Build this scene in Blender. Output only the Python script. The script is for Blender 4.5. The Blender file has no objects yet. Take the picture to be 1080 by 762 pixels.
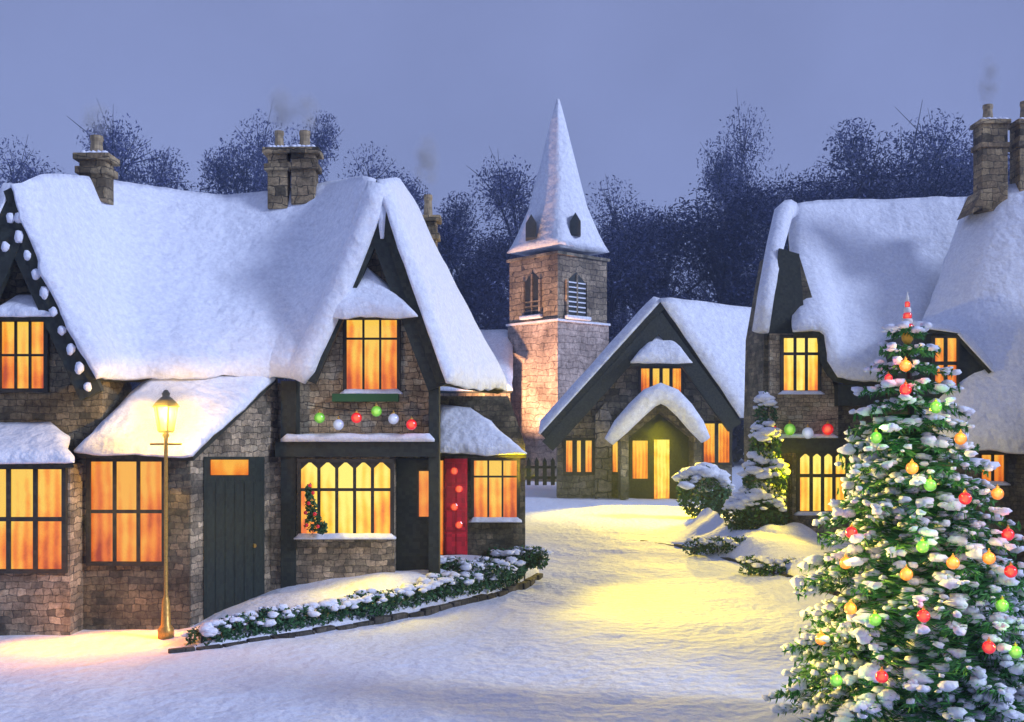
import bpy, math, random
from mathutils import Vector, noise
R = math.radians
scene = bpy.context.scene
COL = scene.collection

# ------------------------------------------------------------------ camera, sky, sun, exposure
F, EYE = 1100.0, 2.9            # focal length in photo pixels (1080 wide), eye height in metres
HX, HY = 540.0, 453.0           # where the horizon lies in the photo
cam_d = bpy.data.cameras.new('camera'); cam = bpy.data.objects.new('camera', cam_d)
COL.objects.link(cam); scene.camera = cam
cam.location = (0, 0, EYE); cam.rotation_euler = (R(90), 0, 0)
cam_d.sensor_width = 36.0; cam_d.lens = 36.0 * F / 1080.0
cam_d.shift_y = (HY - 381.0) / 1080.0
cam_d.clip_start = 0.1; cam_d.clip_end = 2000

SUN_EL, SUN_AZ = R(27), R(112)   # soft moon-like light, from behind the camera and to the right
world = bpy.data.worlds.new('World'); scene.world = world; world.use_nodes = True
nt = world.node_tree; nt.nodes.clear()
out = nt.nodes.new('ShaderNodeOutputWorld')
sky = nt.nodes.new('ShaderNodeTexSky'); sky.sky_type = 'NISHITA'; sky.sun_disc = False
sky.sun_elevation = SUN_EL; sky.sun_rotation = SUN_AZ
bg1 = nt.nodes.new('ShaderNodeBackground'); bg1.inputs[1].default_value = 0.012
nt.links.new(sky.outputs[0], bg1.inputs[0])
geo = nt.nodes.new('ShaderNodeTexCoord')
sep = nt.nodes.new('ShaderNodeSeparateXYZ'); nt.links.new(geo.outputs['Generated'], sep.inputs[0])
ramp = nt.nodes.new('ShaderNodeValToRGB')
ramp.color_ramp.elements[0].position = 0.0; ramp.color_ramp.elements[0].color = (.225, .272, .52, 1)
ramp.color_ramp.elements[1].position = 0.5; ramp.color_ramp.elements[1].color = (.185, .22, .41, 1)
nt.links.new(sep.outputs[2], ramp.inputs[0])
cl = nt.nodes.new('ShaderNodeTexNoise'); cl.inputs['Scale'].default_value = 3.0; cl.inputs['Detail'].default_value = 6
nt.links.new(geo.outputs['Generated'], cl.inputs['Vector'])
mr = nt.nodes.new('ShaderNodeMapRange'); mr.inputs[3].default_value = 0.74; mr.inputs[4].default_value = 1.26
nt.links.new(cl.outputs[0], mr.inputs[0])
bg2 = nt.nodes.new('ShaderNodeBackground')
nt.links.new(ramp.outputs[0], bg2.inputs[0]); nt.links.new(mr.outputs[0], bg2.inputs[1])
add = nt.nodes.new('ShaderNodeAddShader')
nt.links.new(bg1.outputs[0], add.inputs[0]); nt.links.new(bg2.outputs[0], add.inputs[1])
nt.links.new(add.outputs[0], out.inputs[0])

sl = bpy.data.lights.new('sun', 'SUN'); sl.energy = 2.5; sl.angle = R(12); sl.color = (.62, .71, 1.0)
sun = bpy.data.objects.new('sun', sl); COL.objects.link(sun)
d = Vector((math.sin(SUN_AZ) * math.cos(SUN_EL), math.cos(SUN_AZ) * math.cos(SUN_EL), math.sin(SUN_EL)))
sun.rotation_euler = d.to_track_quat('Z', 'Y').to_euler()
scene.view_settings.view_transform = 'Standard'; scene.view_settings.look = 'None'
scene.view_settings.exposure = 0.2; scene.view_settings.gamma = 1.0
scene.render.engine = 'CYCLES'
scene.cycles.max_bounces = 6; scene.cycles.diffuse_bounces = 3; scene.cycles.glossy_bounces = 2
scene.cycles.sample_clamp_indirect = 4.0; scene.cycles.caustics_reflective = False
scene.cycles.use_denoising = True
scene.cycles.volume_step_rate = 2.0

# ------------------------------------------------------------------ helpers
rnd = random.Random(7)

def P(px, py, Y):
    """a photo pixel at depth Y -> the point in the place"""
    return Vector(((px - HX) * Y / F, Y, EYE - (py - HY) * Y / F))

def G(px, py, z=0.0):
    """a photo pixel on the level ground"""
    Y = F * (EYE - z) / (py - HY)
    return Vector(((px - HX) * Y / F, Y, z))

ORIG = {}

class MB:
    def __init__(s): s.v = []; s.f = []; s.smooth = False
    def face(s, pts):
        b = len(s.v); s.v += [Vector(p) for p in pts]; s.f.append(tuple(range(b, b + len(pts))))
    def prism(s, pts, ext):
        n = len(pts); b = len(s.v); e = Vector(ext)
        s.v += [Vector(p) for p in pts] + [Vector(p) + e for p in pts]
        s.f.append(tuple(range(b, b + n))); s.f.append(tuple(range(b + 2 * n - 1, b + n - 1, -1)))
        for i in range(n):
            j = (i + 1) % n
            s.f.append((b + j, b + i, b + n + i, b + n + j))
    def box(s, o, u, v, w):
        o, u, v = Vector(o), Vector(u), Vector(v)
        s.prism([o, o + u, o + u + v, o + v], w)
    def cbox(s, c, sx, sy, sz):
        s.box((c[0] - sx / 2, c[1] - sy / 2, c[2] - sz / 2), (sx, 0, 0), (0, sy, 0), (0, 0, sz))
    def tube(s, pts, rad, n=8, cap=True):
        pts = [Vector(p) for p in pts]; b = len(s.v); m = len(pts)
        if not isinstance(rad, (list, tuple)): rad = [rad] * m
        for i, p in enumerate(pts):
            t = (pts[min(i + 1, m - 1)] - pts[max(i - 1, 0)]).normalized()
            a = t.cross(Vector((0, 0, 1)))
            if a.length < 1e-3: a = Vector((1, 0, 0))
            a.normalize(); c = t.cross(a)
            for k in range(n):
                th = 2 * math.pi * k / n
                s.v.append(p + (a * math.cos(th) + c * math.sin(th)) * rad[i])
        for i in range(m - 1):
            for k in range(n):
                k2 = (k + 1) % n
                s.f.append((b + i * n + k, b + i * n + k2, b + (i + 1) * n + k2, b + (i + 1) * n + k))
        if cap:
            s.f.append(tuple(b + k for k in range(n - 1, -1, -1)))
            s.f.append(tuple(b + (m - 1) * n + k for k in range(n)))
    def lathe(s, c, prof, n=12):
        """prof: (radius, height) pairs"""
        c = Vector(c); b = len(s.v); m = len(prof)
        for r, h in prof:
            for k in range(n):
                th = 2 * math.pi * k / n
                s.v.append(c + Vector((r * math.cos(th), r * math.sin(th), h)))
        for i in range(m - 1):
            for k in range(n):
                k2 = (k + 1) % n
                s.f.append((b + i * n + k, b + i * n + k2, b + (i + 1) * n + k2, b + (i + 1) * n + k))
        s.f.append(tuple(b + k for k in range(n - 1, -1, -1)))
        s.f.append(tuple(b + (m - 1) * n + k for k in range(n)))
    def blob(s, c, rx, ry, rz, nu=8, nv=5, jit=.18, rg=None):
        rg = rg or rnd
        c = Vector(c); b = len(s.v)
        s.v.append(c + Vector((0, 0, rz)))
        for i in range(1, nv):
            ph = math.pi * i / nv
            for k in range(nu):
                th = 2 * math.pi * k / nu
                q = 1 + rg.uniform(-jit, jit)
                s.v.append(c + Vector((rx * math.sin(ph) * math.cos(th) * q, ry * math.sin(ph) * math.sin(th) * q, rz * math.cos(ph) * q)))
        s.v.append(c - Vector((0, 0, rz)))
        e = len(s.v) - 1
        for k in range(nu):
            k2 = (k + 1) % nu
            s.f.append((b, b + 1 + k, b + 1 + k2))
            s.f.append((e, b + 1 + (nv - 2) * nu + k2, b + 1 + (nv - 2) * nu + k))
            for i in range(nv - 2):
                s.f.append((b + 1 + i * nu + k, b + 1 + (i + 1) * nu + k, b + 1 + (i + 1) * nu + k2, b + 1 + i * nu + k2))
    def leaf(s, p, sx, sy, rg):
        q = Vector((rg.gauss(0, 1), rg.gauss(0, 1), rg.gauss(0, 1))).normalized()
        a = q.orthogonal().normalized(); c = q.cross(a)
        th = rg.uniform(0, 6.28); u = a * math.cos(th) + c * math.sin(th); w = q.cross(u)
        b = len(s.v)
        s.v += [p - u * sx, p + w * sy, p + u * sx, p - w * sy]
        s.f.append((b, b + 1, b + 2, b + 3))
    def build(s, name, m, parent=None, smooth=None, bevel=0):
        o0 = ORIG.get(parent.name, Vector()) if parent else Vector()
        me = bpy.data.meshes.new(name)
        me.from_pydata([v - o0 for v in s.v], [], s.f); me.update()
        import bmesh
        bm = bmesh.new(); bm.from_mesh(me); bmesh.ops.recalc_face_normals(bm, faces=bm.faces); bm.to_mesh(me); bm.free()
        if smooth if smooth is not None else s.smooth:
            me.polygons.foreach_set('use_smooth', [True] * len(me.polygons))
        me.materials.append(m)
        o = bpy.data.objects.new(name, me); COL.objects.link(o)
        if parent: o.parent = parent
        ORIG[o.name] = o0
        if bevel:
            bv = o.modifiers.new('bevel', 'BEVEL'); bv.width = bevel; bv.segments = 2; bv.limit_method = 'ANGLE'
        return o

def thing(name, label, cat, loc=(0, 0, 0), group=None):
    o = bpy.data.objects.new(name, None); COL.objects.link(o); o.location = loc
    o['label'] = label; o['category'] = cat
    if group: o['group'] = group
    ORIG[o.name] = Vector(loc); return o

def tag(o, label=None, cat=None, group=None, kind=None):
    if label: o['label'] = label
    if cat: o['category'] = cat
    if group: o['group'] = group
    if kind: o['kind'] = kind
    return o

def resample(pts, n):
    pts = [Vector(p) for p in pts]
    if len(pts) == 1: return [pts[0].copy() for _ in range(n)]
    L = [0]
    for a, b in zip(pts, pts[1:]): L.append(L[-1] + (b - a).length)
    res = []
    for i in range(n):
        t = L[-1] * i / (n - 1); k = 0
        while k < len(L) - 2 and L[k + 1] < t: k += 1
        u = (t - L[k]) / max(1e-6, L[k + 1] - L[k])
        p0, p1, p2, p3 = pts[max(k - 1, 0)], pts[k], pts[k + 1], pts[min(k + 2, len(pts) - 1)]
        c = .5 * (2 * p1 + (p2 - p0) * u + (2 * p0 - 5 * p1 + 4 * p2 - p3) * u * u + (3 * p1 - p0 - 3 * p2 + p3) * u ** 3)
        lin = p1.lerp(p2, u)
        res.append(lin.lerp(c, .55))
    return res

def sheet_grid(top, bot, nu, nv, curve=0.0):
    a, b = resample(top, nu), resample(bot, nu)
    g = [[a[i].lerp(b[i], j / (nv - 1)) for j in range(nv)] for i in range(nu)]
    N = []
    for i in range(nu):
        row = []
        for j in range(nv):
            du = g[min(i + 1, nu - 1)][j] - g[max(i - 1, 0)][j]
            dv = g[i][min(j + 1, nv - 1)] - g[i][max(j - 1, 0)]
            n = du.cross(dv)
            if n.length < 1e-7: n = Vector((0, 0, 1))
            n.normalize()
            if n.z < 0: n = -n
            row.append(n)
        N.append(row)
    if curve:
        for i in range(nu):
            for j in range(nv):
                g[i][j] = g[i][j] + N[i][j] * (-curve * math.sin(math.pi * j / (nv - 1)))
    return g, N

def slab(mb, g, N, lo, hi, rnd_w=0.0, nz=0.0, nscale=1.2, wu=None, wv=None):
    """closed slab over a grid; its top swells from the rim (soft snow) when rnd_w > 0"""
    nu, nv = len(g), len(g[0]); b = len(mb.v)
    Lu = sum((g[i + 1][nv // 2] - g[i][nv // 2]).length for i in range(nu - 1))
    Lv = sum((g[nu // 2][j + 1] - g[nu // 2][j]).length for j in range(nv - 1))
    for i in range(nu):
        for j in range(nv):
            h = hi
            if rnd_w:
                e = min(i / (nu - 1) * Lu, (1 - i / (nu - 1)) * Lu, (1 - j / (nv - 1)) * Lv, j / (nv - 1) * Lv + rnd_w * .5) / rnd_w
                e = max(0.0, min(1.0, e)); h = lo + (hi - lo) * (.25 + .75 * math.sqrt(1 - (1 - e) ** 2))
            if nz:
                h += nz * noise.noise(g[i][j] * nscale) + nz * .4 * noise.noise(g[i][j] * nscale * 3.1)
            mb.v.append(g[i][j] + N[i][j] * h)
    for i in range(nu):
        for j in range(nv): mb.v.append(g[i][j] + N[i][j] * lo)
    T = lambda i, j: b + i * nv + j
    U = lambda i, j: b + nu * nv + i * nv + j
    for i in range(nu - 1):
        for j in range(nv - 1):
            mb.f.append((T(i, j), T(i + 1, j), T(i + 1, j + 1), T(i, j + 1)))
            mb.f.append((U(i, j), U(i, j + 1), U(i + 1, j + 1), U(i + 1, j)))
    for i in range(nu - 1):
        mb.f.append((T(i, 0), U(i, 0), U(i + 1, 0), T(i + 1, 0)))
        mb.f.append((T(i, nv - 1), T(i + 1, nv - 1), U(i + 1, nv - 1), U(i, nv - 1)))
    for j in range(nv - 1):
        mb.f.append((T(0, j), T(0, j + 1), U(0, j + 1), U(0, j)))
        mb.f.append((T(nu - 1, j), U(nu - 1, j), U(nu - 1, j + 1), T(nu - 1, j + 1)))

# ------------------------------------------------------------------ materials
def mat(name):
    m = bpy.data.materials.new(name); m.use_nodes = True
    t = m.node_tree; p = t.nodes['Principled BSDF']
    return m, t, p
def nd(t, kind, **kw):
    n = t.nodes.new(kind)
    for k, v in kw.items(): setattr(n, k, v)
    return n
def cell(t, size, coord='Object'):
    """random value per little cube of the given size"""
    tc = nd(t, 'ShaderNodeTexCoord'); sn = nd(t, 'ShaderNodeVectorMath', operation='SNAP')
    sn.inputs[1].default_value = (size,) * 3 if not isinstance(size, tuple) else size
    t.links.new(tc.outputs[coord], sn.inputs[0])
    w = nd(t, 'ShaderNodeTexWhiteNoise'); t.links.new(sn.outputs[0], w.inputs[0])
    return w, tc
def ramp_n(t, src, stops):
    r = nd(t, 'ShaderNodeValToRGB'); e = r.color_ramp.elements
    while len(e) < len(stops): e.new(.5)
    for k, (p, c) in enumerate(stops): e[k].position = p; e[k].color = (*c, 1)
    t.links.new(src, r.inputs[0]); return r
def bump_n(t, p, src, s, dist):
    b = nd(t, 'ShaderNodeBump'); b.inputs['Strength'].default_value = s; b.inputs['Distance'].default_value = dist
    t.links.new(src, b.inputs['Height']); t.links.new(b.outputs[0], p.inputs['Normal'])

def make_snow(name, base=(.80, .83, .92), grain=.05, spread=.07):
    m, t, p = mat(name)
    tc = nd(t, 'ShaderNodeTexCoord')
    w = nd(t, 'ShaderNodeTexNoise'); w.inputs['Scale'].default_value = 1 / grain; w.inputs['Detail'].default_value = 3; w.inputs['Roughness'].default_value = .8
    t.links.new(tc.outputs['Object'], w.inputs['Vector'])
    lo = tuple(c * (1 - spread * 1.6) for c in base); hi = tuple(min(.97, c * (1 + spread)) for c in base)
    r = ramp_n(t, w.outputs[0], [(.3, lo), (.7, hi)])
    t.links.new(r.outputs[0], p.inputs['Base Color']); p.inputs['Roughness'].default_value = .75
    p.inputs['Specular IOR Level'].default_value = .2
    n = nd(t, 'ShaderNodeTexNoise'); n.inputs['Scale'].default_value = 1 / grain * .35; n.inputs['Detail'].default_value = 6
    t.links.new(tc.outputs['Object'], n.inputs['Vector']); bump_n(t, p, n.outputs[0], .7, grain * 1.3)
    return m

def make_stone(name, cols, size=.10, dark=(.06, .055, .042), speck=.06):
    """roughly coursed rubble: uneven stones, each its own tone, dark joints, weathered patches"""
    m, t, p = mat(name)
    tc = nd(t, 'ShaderNodeTexCoord')
    nw = nd(t, 'ShaderNodeTexNoise'); nw.inputs['Scale'].default_value = .55 / size; nw.inputs['Detail'].default_value = 3
    va = nd(t, 'ShaderNodeVectorMath', operation='MULTIPLY_ADD'); va.inputs[1].default_value = (size * 1.1,) * 3
    t.links.new(tc.outputs['Object'], nw.inputs['Vector']); t.links.new(nw.outputs['Color'], va.inputs[0]); t.links.new(tc.outputs['Object'], va.inputs[2])
    sx = nd(t, 'ShaderNodeSeparateXYZ'); t.links.new(va.outputs[0], sx.inputs[0])
    xy = nd(t, 'ShaderNodeMath', operation='MULTIPLY_ADD'); xy.inputs[1].default_value = .42; t.links.new(sx.outputs[1], xy.inputs[0]); t.links.new(sx.outputs[0], xy.inputs[2])
    cb = nd(t, 'ShaderNodeCombineXYZ'); t.links.new(xy.outputs[0], cb.inputs[0]); t.links.new(sx.outputs[2], cb.inputs[1])
    b = nd(t, 'ShaderNodeTexBrick'); b.inputs['Color1'].default_value = (0, 0, 0, 1); b.inputs['Color2'].default_value = (1, 1, 1, 1); b.inputs['Mortar'].default_value = (.5, .5, .5, 1)
    b.inputs['Scale'].default_value = 1.0; b.inputs['Row Height'].default_value = size; b.inputs['Brick Width'].default_value = size * 1.75
    b.inputs['Mortar Size'].default_value = size * .075; b.inputs['Mortar Smooth'].default_value = 1.0; b.squash = .7; b.squash_frequency = 3; b.offset_frequency = 2
    t.links.new(cb.outputs[0], b.inputs['Vector'])
    n = len(cols)
    r = ramp_n(t, b.outputs['Color'], [(k / max(1, n - 1), c) for k, c in enumerate(cols)])
    mx = nd(t, 'ShaderNodeMix', data_type='RGBA'); mx.inputs['B'].default_value = (*dark, 1)
    t.links.new(b.outputs['Fac'], mx.inputs[0]); t.links.new(r.outputs[0], mx.inputs['A'])
    w = nd(t, 'ShaderNodeTexNoise'); w.inputs['Scale'].default_value = 1 / speck; w.inputs['Detail'].default_value = 4; w.inputs['Roughness'].default_value = .75; t.links.new(tc.outputs['Object'], w.inputs['Vector'])
    wr = nd(t, 'ShaderNodeMapRange'); wr.inputs[1].default_value = .3; wr.inputs[2].default_value = .7; wr.inputs[3].default_value = .45; wr.inputs[4].default_value = 1.4; t.links.new(w.outputs[0], wr.inputs[0])
    big = nd(t, 'ShaderNodeTexNoise'); big.inputs['Scale'].default_value = .22 / size; big.inputs['Detail'].default_value = 4; t.links.new(tc.outputs['Object'], big.inputs['Vector'])
    br = nd(t, 'ShaderNodeMapRange'); br.inputs[1].default_value = .35; br.inputs[2].default_value = .62; br.inputs[3].default_value = .5; br.inputs[4].default_value = 1.25
    t.links.new(big.outputs[0], br.inputs[0])
    ml = nd(t, 'ShaderNodeMath', operation='MULTIPLY'); t.links.new(wr.outputs[0], ml.inputs[0]); t.links.new(br.outputs[0], ml.inputs[1])
    hs = nd(t, 'ShaderNodeMix', data_type='RGBA', blend_type='MULTIPLY'); hs.inputs[0].default_value = 1
    t.links.new(mx.outputs['Result'], hs.inputs['A']); t.links.new(ml.outputs[0], hs.inputs['B'])
    t.links.new(hs.outputs['Result'], p.inputs['Base Color']); p.inputs['Roughness'].default_value = .9
    hm = nd(t, 'ShaderNodeMath', operation='MULTIPLY_ADD'); hm.inputs[1].default_value = -1.4; t.links.new(b.outputs['Fac'], hm.inputs[0]); t.links.new(w.outputs[0], hm.inputs[2])
    bump_n(t, p, hm.outputs[0], .7, size * .16)
    return m

def make_plain(name, col, rough=.7, grain=.06, var=.35, metal=0.0):
    m, t, p = mat(name)
    w, tc = cell(t, grain)
    r = ramp_n(t, w.outputs[0], [(0, tuple(c * (1 - var) for c in col)), (1, tuple(min(1, c * (1 + var)) for c in col))])
    t.links.new(r.outputs[0], p.inputs['Base Color']); p.inputs['Roughness'].default_value = rough
    p.inputs['Metallic'].default_value = metal
    n = nd(t, 'ShaderNodeTexNoise'); n.inputs['Scale'].default_value = 14; n.inputs['Detail'].default_value = 4
    t.links.new(tc.outputs['Object'], n.inputs['Vector']); bump_n(t, p, n.outputs[0], .5, .015)
    return m

def make_glow(name, stops, strength, seed=0.0, scale=1.6):
    """a lit room seen through curtains: brighter in the middle, redder to the sides and the bottom"""
    m, t, p = mat(name)
    t.nodes.remove(p)
    tc = nd(t, 'ShaderNodeTexCoord')
    n = nd(t, 'ShaderNodeTexNoise'); n.inputs['Scale'].default_value = scale; n.inputs['Detail'].default_value = 3
    mp = nd(t, 'ShaderNodeMapping'); mp.inputs['Location'].default_value = (seed, seed * .7, seed * .3); mp.inputs['Scale'].default_value = (1.7, 1.7, 1.3)
    t.links.new(tc.outputs['Object'], mp.inputs[0]); t.links.new(mp.outputs[0], n.inputs['Vector'])
    s = nd(t, 'ShaderNodeSeparateXYZ'); t.links.new(tc.outputs['Generated'], s.inputs[0])
    a = nd(t, 'ShaderNodeMath', operation='MULTIPLY_ADD'); a.inputs[1].default_value = .42; a.inputs[2].default_value = -.12
    t.links.new(s.outputs[2], a.inputs[0])
    wv = nd(t, 'ShaderNodeTexWave'); wv.inputs['Scale'].default_value = 2.2; wv.inputs['Distortion'].default_value = 2.5; wv.inputs['Detail'].default_value = 2; wv.inputs['Detail Scale'].default_value = .6
    t.links.new(tc.outputs['Object'], wv.inputs['Vector'])
    x = nd(t, 'ShaderNodeMath', operation='SUBTRACT'); x.inputs[1].default_value = .5; t.links.new(s.outputs[0], x.inputs[0])
    xa = nd(t, 'ShaderNodeMath', operation='ABSOLUTE'); t.links.new(x.outputs[0], xa.inputs[0])
    xm = nd(t, 'ShaderNodeMath', operation='MULTIPLY_ADD'); xm.inputs[1].default_value = -.75; t.links.new(xa.outputs[0], xm.inputs[0]); t.links.new(a.outputs[0], xm.inputs[2])
    w = nd(t, 'ShaderNodeTexNoise'); w.inputs['Scale'].default_value = 45; w.inputs['Detail'].default_value = 2; t.links.new(tc.outputs['Object'], w.inputs['Vector'])
    wm = nd(t, 'ShaderNodeMath', operation='MULTIPLY_ADD'); wm.inputs[1].default_value = .16; t.links.new(w.outputs[0], wm.inputs[0]); t.links.new(xm.outputs[0], wm.inputs[2])
    wa = nd(t, 'ShaderNodeMath', operation='MULTIPLY_ADD'); wa.inputs[1].default_value = .24; t.links.new(wv.outputs[1], wa.inputs[0]); t.links.new(n.outputs[0], wa.inputs[2])
    sm = nd(t, 'ShaderNodeMath', operation='ADD'); t.links.new(wa.outputs[0], sm.inputs[0]); t.links.new(wm.outputs[0], sm.inputs[1])
    r = ramp_n(t, sm.outputs[0], stops)
    e = nd(t, 'ShaderNodeEmission'); e.inputs[1].default_value = strength; t.links.new(r.outputs[0], e.inputs[0])
    gl = nd(t, 'ShaderNodeBsdfGlossy'); gl.inputs['Roughness'].default_value = .15; gl.inputs[0].default_value = (.04, .04, .05, 1)
    ad = nd(t, 'ShaderNodeAddShader'); t.links.new(e.outputs[0], ad.inputs[0]); t.links.new(gl.outputs[0], ad.inputs[1])
    t.links.new(ad.outputs[0], t.nodes['Material Output'].inputs[0])
    return m

def make_leaf(name, stops):
    m, t, p = mat(name)
    g = nd(t, 'ShaderNodeNewGeometry')
    r = ramp_n(t, g.outputs['Random Per Island'], stops)
    t.links.new(r.outputs[0], p.inputs['Base Color']); p.inputs['Roughness'].default_value = .7
    return m

def make_bulb(name, core, rim, strength):
    """coloured glass globe with a lamp inside: the middle shows the lamp, the rim the glass"""
    m, t, p = mat(name)
    lw = nd(t, 'ShaderNodeLayerWeight'); lw.inputs[0].default_value = .45
    r = ramp_n(t, lw.outputs['Facing'], [(0.0, core), (.22, rim), (1, tuple(c * .5 for c in rim))])
    t.links.new(r.outputs[0], p.inputs['Emission Color']); p.inputs['Emission Strength'].default_value = strength
    p.inputs['Base Color'].default_value = (*rim, 1); p.inputs['Roughness'].default_value = .12; p.inputs['Coat Weight'].default_value = 1.0; p.inputs['Coat Roughness'].default_value = .03
    return m

OR1 = [(0.12, (.40, .06, .015)), (.34, (.80, .17, .025)), (.58, (.95, .29, .035)), (.86, (1, .48, .07))]
OR2 = [(0.12, (.50, .08, .02)), (.34, (.88, .20, .025)), (.56, (1, .36, .04)), (.82, (1, .62, .09))]
YE1 = [(0.14, (.75, .16, .03)), (.34, (.98, .36, .035)), (.54, (1, .58, .06)), (.80, (1, .78, .16))]
M = dict(
    snow=make_snow('snow_near', grain=.045),
    snow_mid=make_snow('snow_roof', grain=.08, spread=.10),
    snow_far=make_snow('snow_far', grain=.2, spread=.12),
    ground=make_snow('snow_ground', base=(.76, .81, .95), grain=.06, spread=.08),
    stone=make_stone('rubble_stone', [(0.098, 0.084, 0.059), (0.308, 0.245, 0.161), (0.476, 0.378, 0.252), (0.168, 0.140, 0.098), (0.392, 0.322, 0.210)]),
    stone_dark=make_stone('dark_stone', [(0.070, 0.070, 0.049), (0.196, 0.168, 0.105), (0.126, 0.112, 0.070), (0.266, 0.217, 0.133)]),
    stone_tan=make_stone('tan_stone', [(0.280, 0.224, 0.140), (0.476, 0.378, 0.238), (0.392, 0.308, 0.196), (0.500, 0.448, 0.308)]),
    stone_far=make_stone('cottage_stone', [(0.063, 0.060, 0.042), (0.182, 0.161, 0.105), (0.280, 0.238, 0.161), (0.098, 0.091, 0.070)], size=.28, speck=.16),
    stone_lit=make_stone('lit_tower_stone', [(.44, .35, .29), (.52, .42, .35), (.48, .385, .32)], size=.36, dark=(.38, .30, .25), speck=.2),  # warm light on the lower tower painted into its stone as pale pink
    stone_church=make_stone('church_stone', [(0.200, 0.163, 0.106), (0.375, 0.300, 0.200), (0.300, 0.237, 0.156), (0.188, 0.156, 0.106)], size=.32, speck=.15),
    render_far=make_stone('pier_stone', [(0.224, 0.196, 0.140), (0.364, 0.308, 0.210)], size=.5, speck=.16),
    timber=make_plain('dark_timber', (.022, .028, .02)),
    thatch=make_plain('thatch', (.03, .034, .024), rough=.95),
    frame=make_plain('window_frame', (.035, .032, .022)),
    door=make_plain('door_paint', (.014, .022, .016)),
    iron=make_plain('lamp_iron', (.05, .045, .03), rough=.45, metal=.4),
    brass=make_plain('lamp_brass', (.55, .33, .08), rough=.4, metal=.7, grain=.02, var=.15),
    brick=make_stone('chimney_stone', [(.09, .075, .045), (.30, .22, .12), (.40, .31, .17), (.20, .15, .085)], size=.16, speck=.07),
    pot=make_plain('clay_pot', (.30, .23, .13)),
    kerb=make_stone('kerb_stone', [(.04, .04, .035), (.10, .09, .07), (.06, .055, .045)], size=.2),
    bark=make_plain('bark', (.05, .04, .03)),
    bark_far=make_plain('bark_far', (.009, .013, .035), grain=.3),
    red=make_plain('red_door', (.72, .02, .04), rough=.35, grain=.09, var=.25),
    orange1=make_glow('lit_room_orange', OR1, .84, 1.3),
    orange2=make_glow('lit_room_amber', OR2, .86, 4.1),
    yellow=make_glow('lit_room_yellow', YE1, 1.05, 7.7),
    orange_far=make_glow('lit_room_far', OR2, .9, 2.2, .9),
    needle=make_leaf('fir_needles', [(0, (.015, .075, .02)), (.5, (.035, .20, .045)), (1, (.08, .33, .06))]),
    hedge=make_leaf('hedge_leaves', [(0, (.012, .05, .02)), (.5, (.025, .11, .035)), (1, (.06, .17, .06))]),
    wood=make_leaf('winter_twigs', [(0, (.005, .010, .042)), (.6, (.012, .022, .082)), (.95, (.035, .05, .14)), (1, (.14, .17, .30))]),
    wood_hazed=make_leaf('hazed_frost_twigs', [(0, (.02, .03, .085)), (.6, (.05, .065, .17)), (.92, (.09, .11, .26)), (1, (.22, .25, .42))]),  # haze over the far trees painted in as a paler blue, with frosty specks
    red_bulb=make_bulb('red_bulb', (1, .22, .07), (.70, .012, .018), .75),
    amber_bulb=make_bulb('amber_bulb', (1, .62, .16), (.85, .24, .02), .75),
    green_bulb=make_bulb('green_bulb', (.50, .90, .16), (.12, .38, .03), .75),
    silver_bulb=make_bulb('silver_bulb', (.62, .68, .85), (.30, .34, .48), .7),
    white_paint=make_plain('white_paint', (.8, .76, .66), var=.12),
    yellow_paint=make_plain('gold_paint', (.75, .45, .06), var=.15),
)

# ------------------------------------------------------------------ lamps of the place (lit windows, lantern, tree) and an assumed church flood
def lamp(name, kind, loc, energy, col, **kw):
    l = bpy.data.lights.new(name, kind); l.energy = energy; l.color = col
    o = bpy.data.objects.new(name, l); COL.objects.link(o); o.location = loc
    aim = kw.pop('aim', None)
    for k, v in kw.items(): setattr(l, k, v)
    if aim is not None: o.rotation_euler = (Vector(loc) - Vector(aim)).to_track_quat('Z', 'Y').to_euler()
    return o

# ------------------------------------------------------------------ ground
def gh(x, y):
    z = .05 * noise.noise(Vector((x * .45, y * .35, 0))) + .03 * noise.noise(Vector((x * 1.3, y * 1.1, 3)))
    z += .016 * noise.noise(Vector((x * 4, y * 4, 9))) + .028 * noise.noise(Vector((x * 2.1, y * 1.7, 21)))
    return z if y < 60 else z * max(0, 1 - (y - 60) / 40)
xs = [-500, -250, -120, -70, -45, -30, -22, -16] + [-12 + .16 * i for i in range(int(24 / .16) + 1)] + [16, 22, 30, 45, 70, 120, 250, 500]
ys = [-60, -20, -5, 2, 5, 6.5] + [7.2 + .15 * i for i in range(int(24 / .15) + 1)] + [31.6 + .6 * i for i in range(50)] + [64, 72, 85, 110, 160, 260, 500, 900]
mb = MB(); mb.smooth = True
for y in ys:
    for x in xs: mb.v.append(Vector((x, y, gh(x, y))))
nx = len(xs)
for j in range(len(ys) - 1):
    for i in range(nx - 1): mb.f.append((j * nx + i, j * nx + i + 1, (j + 1) * nx + i + 1, (j + 1) * nx + i))
tag(mb.build('ground', M['ground']), kind='structure')

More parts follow.
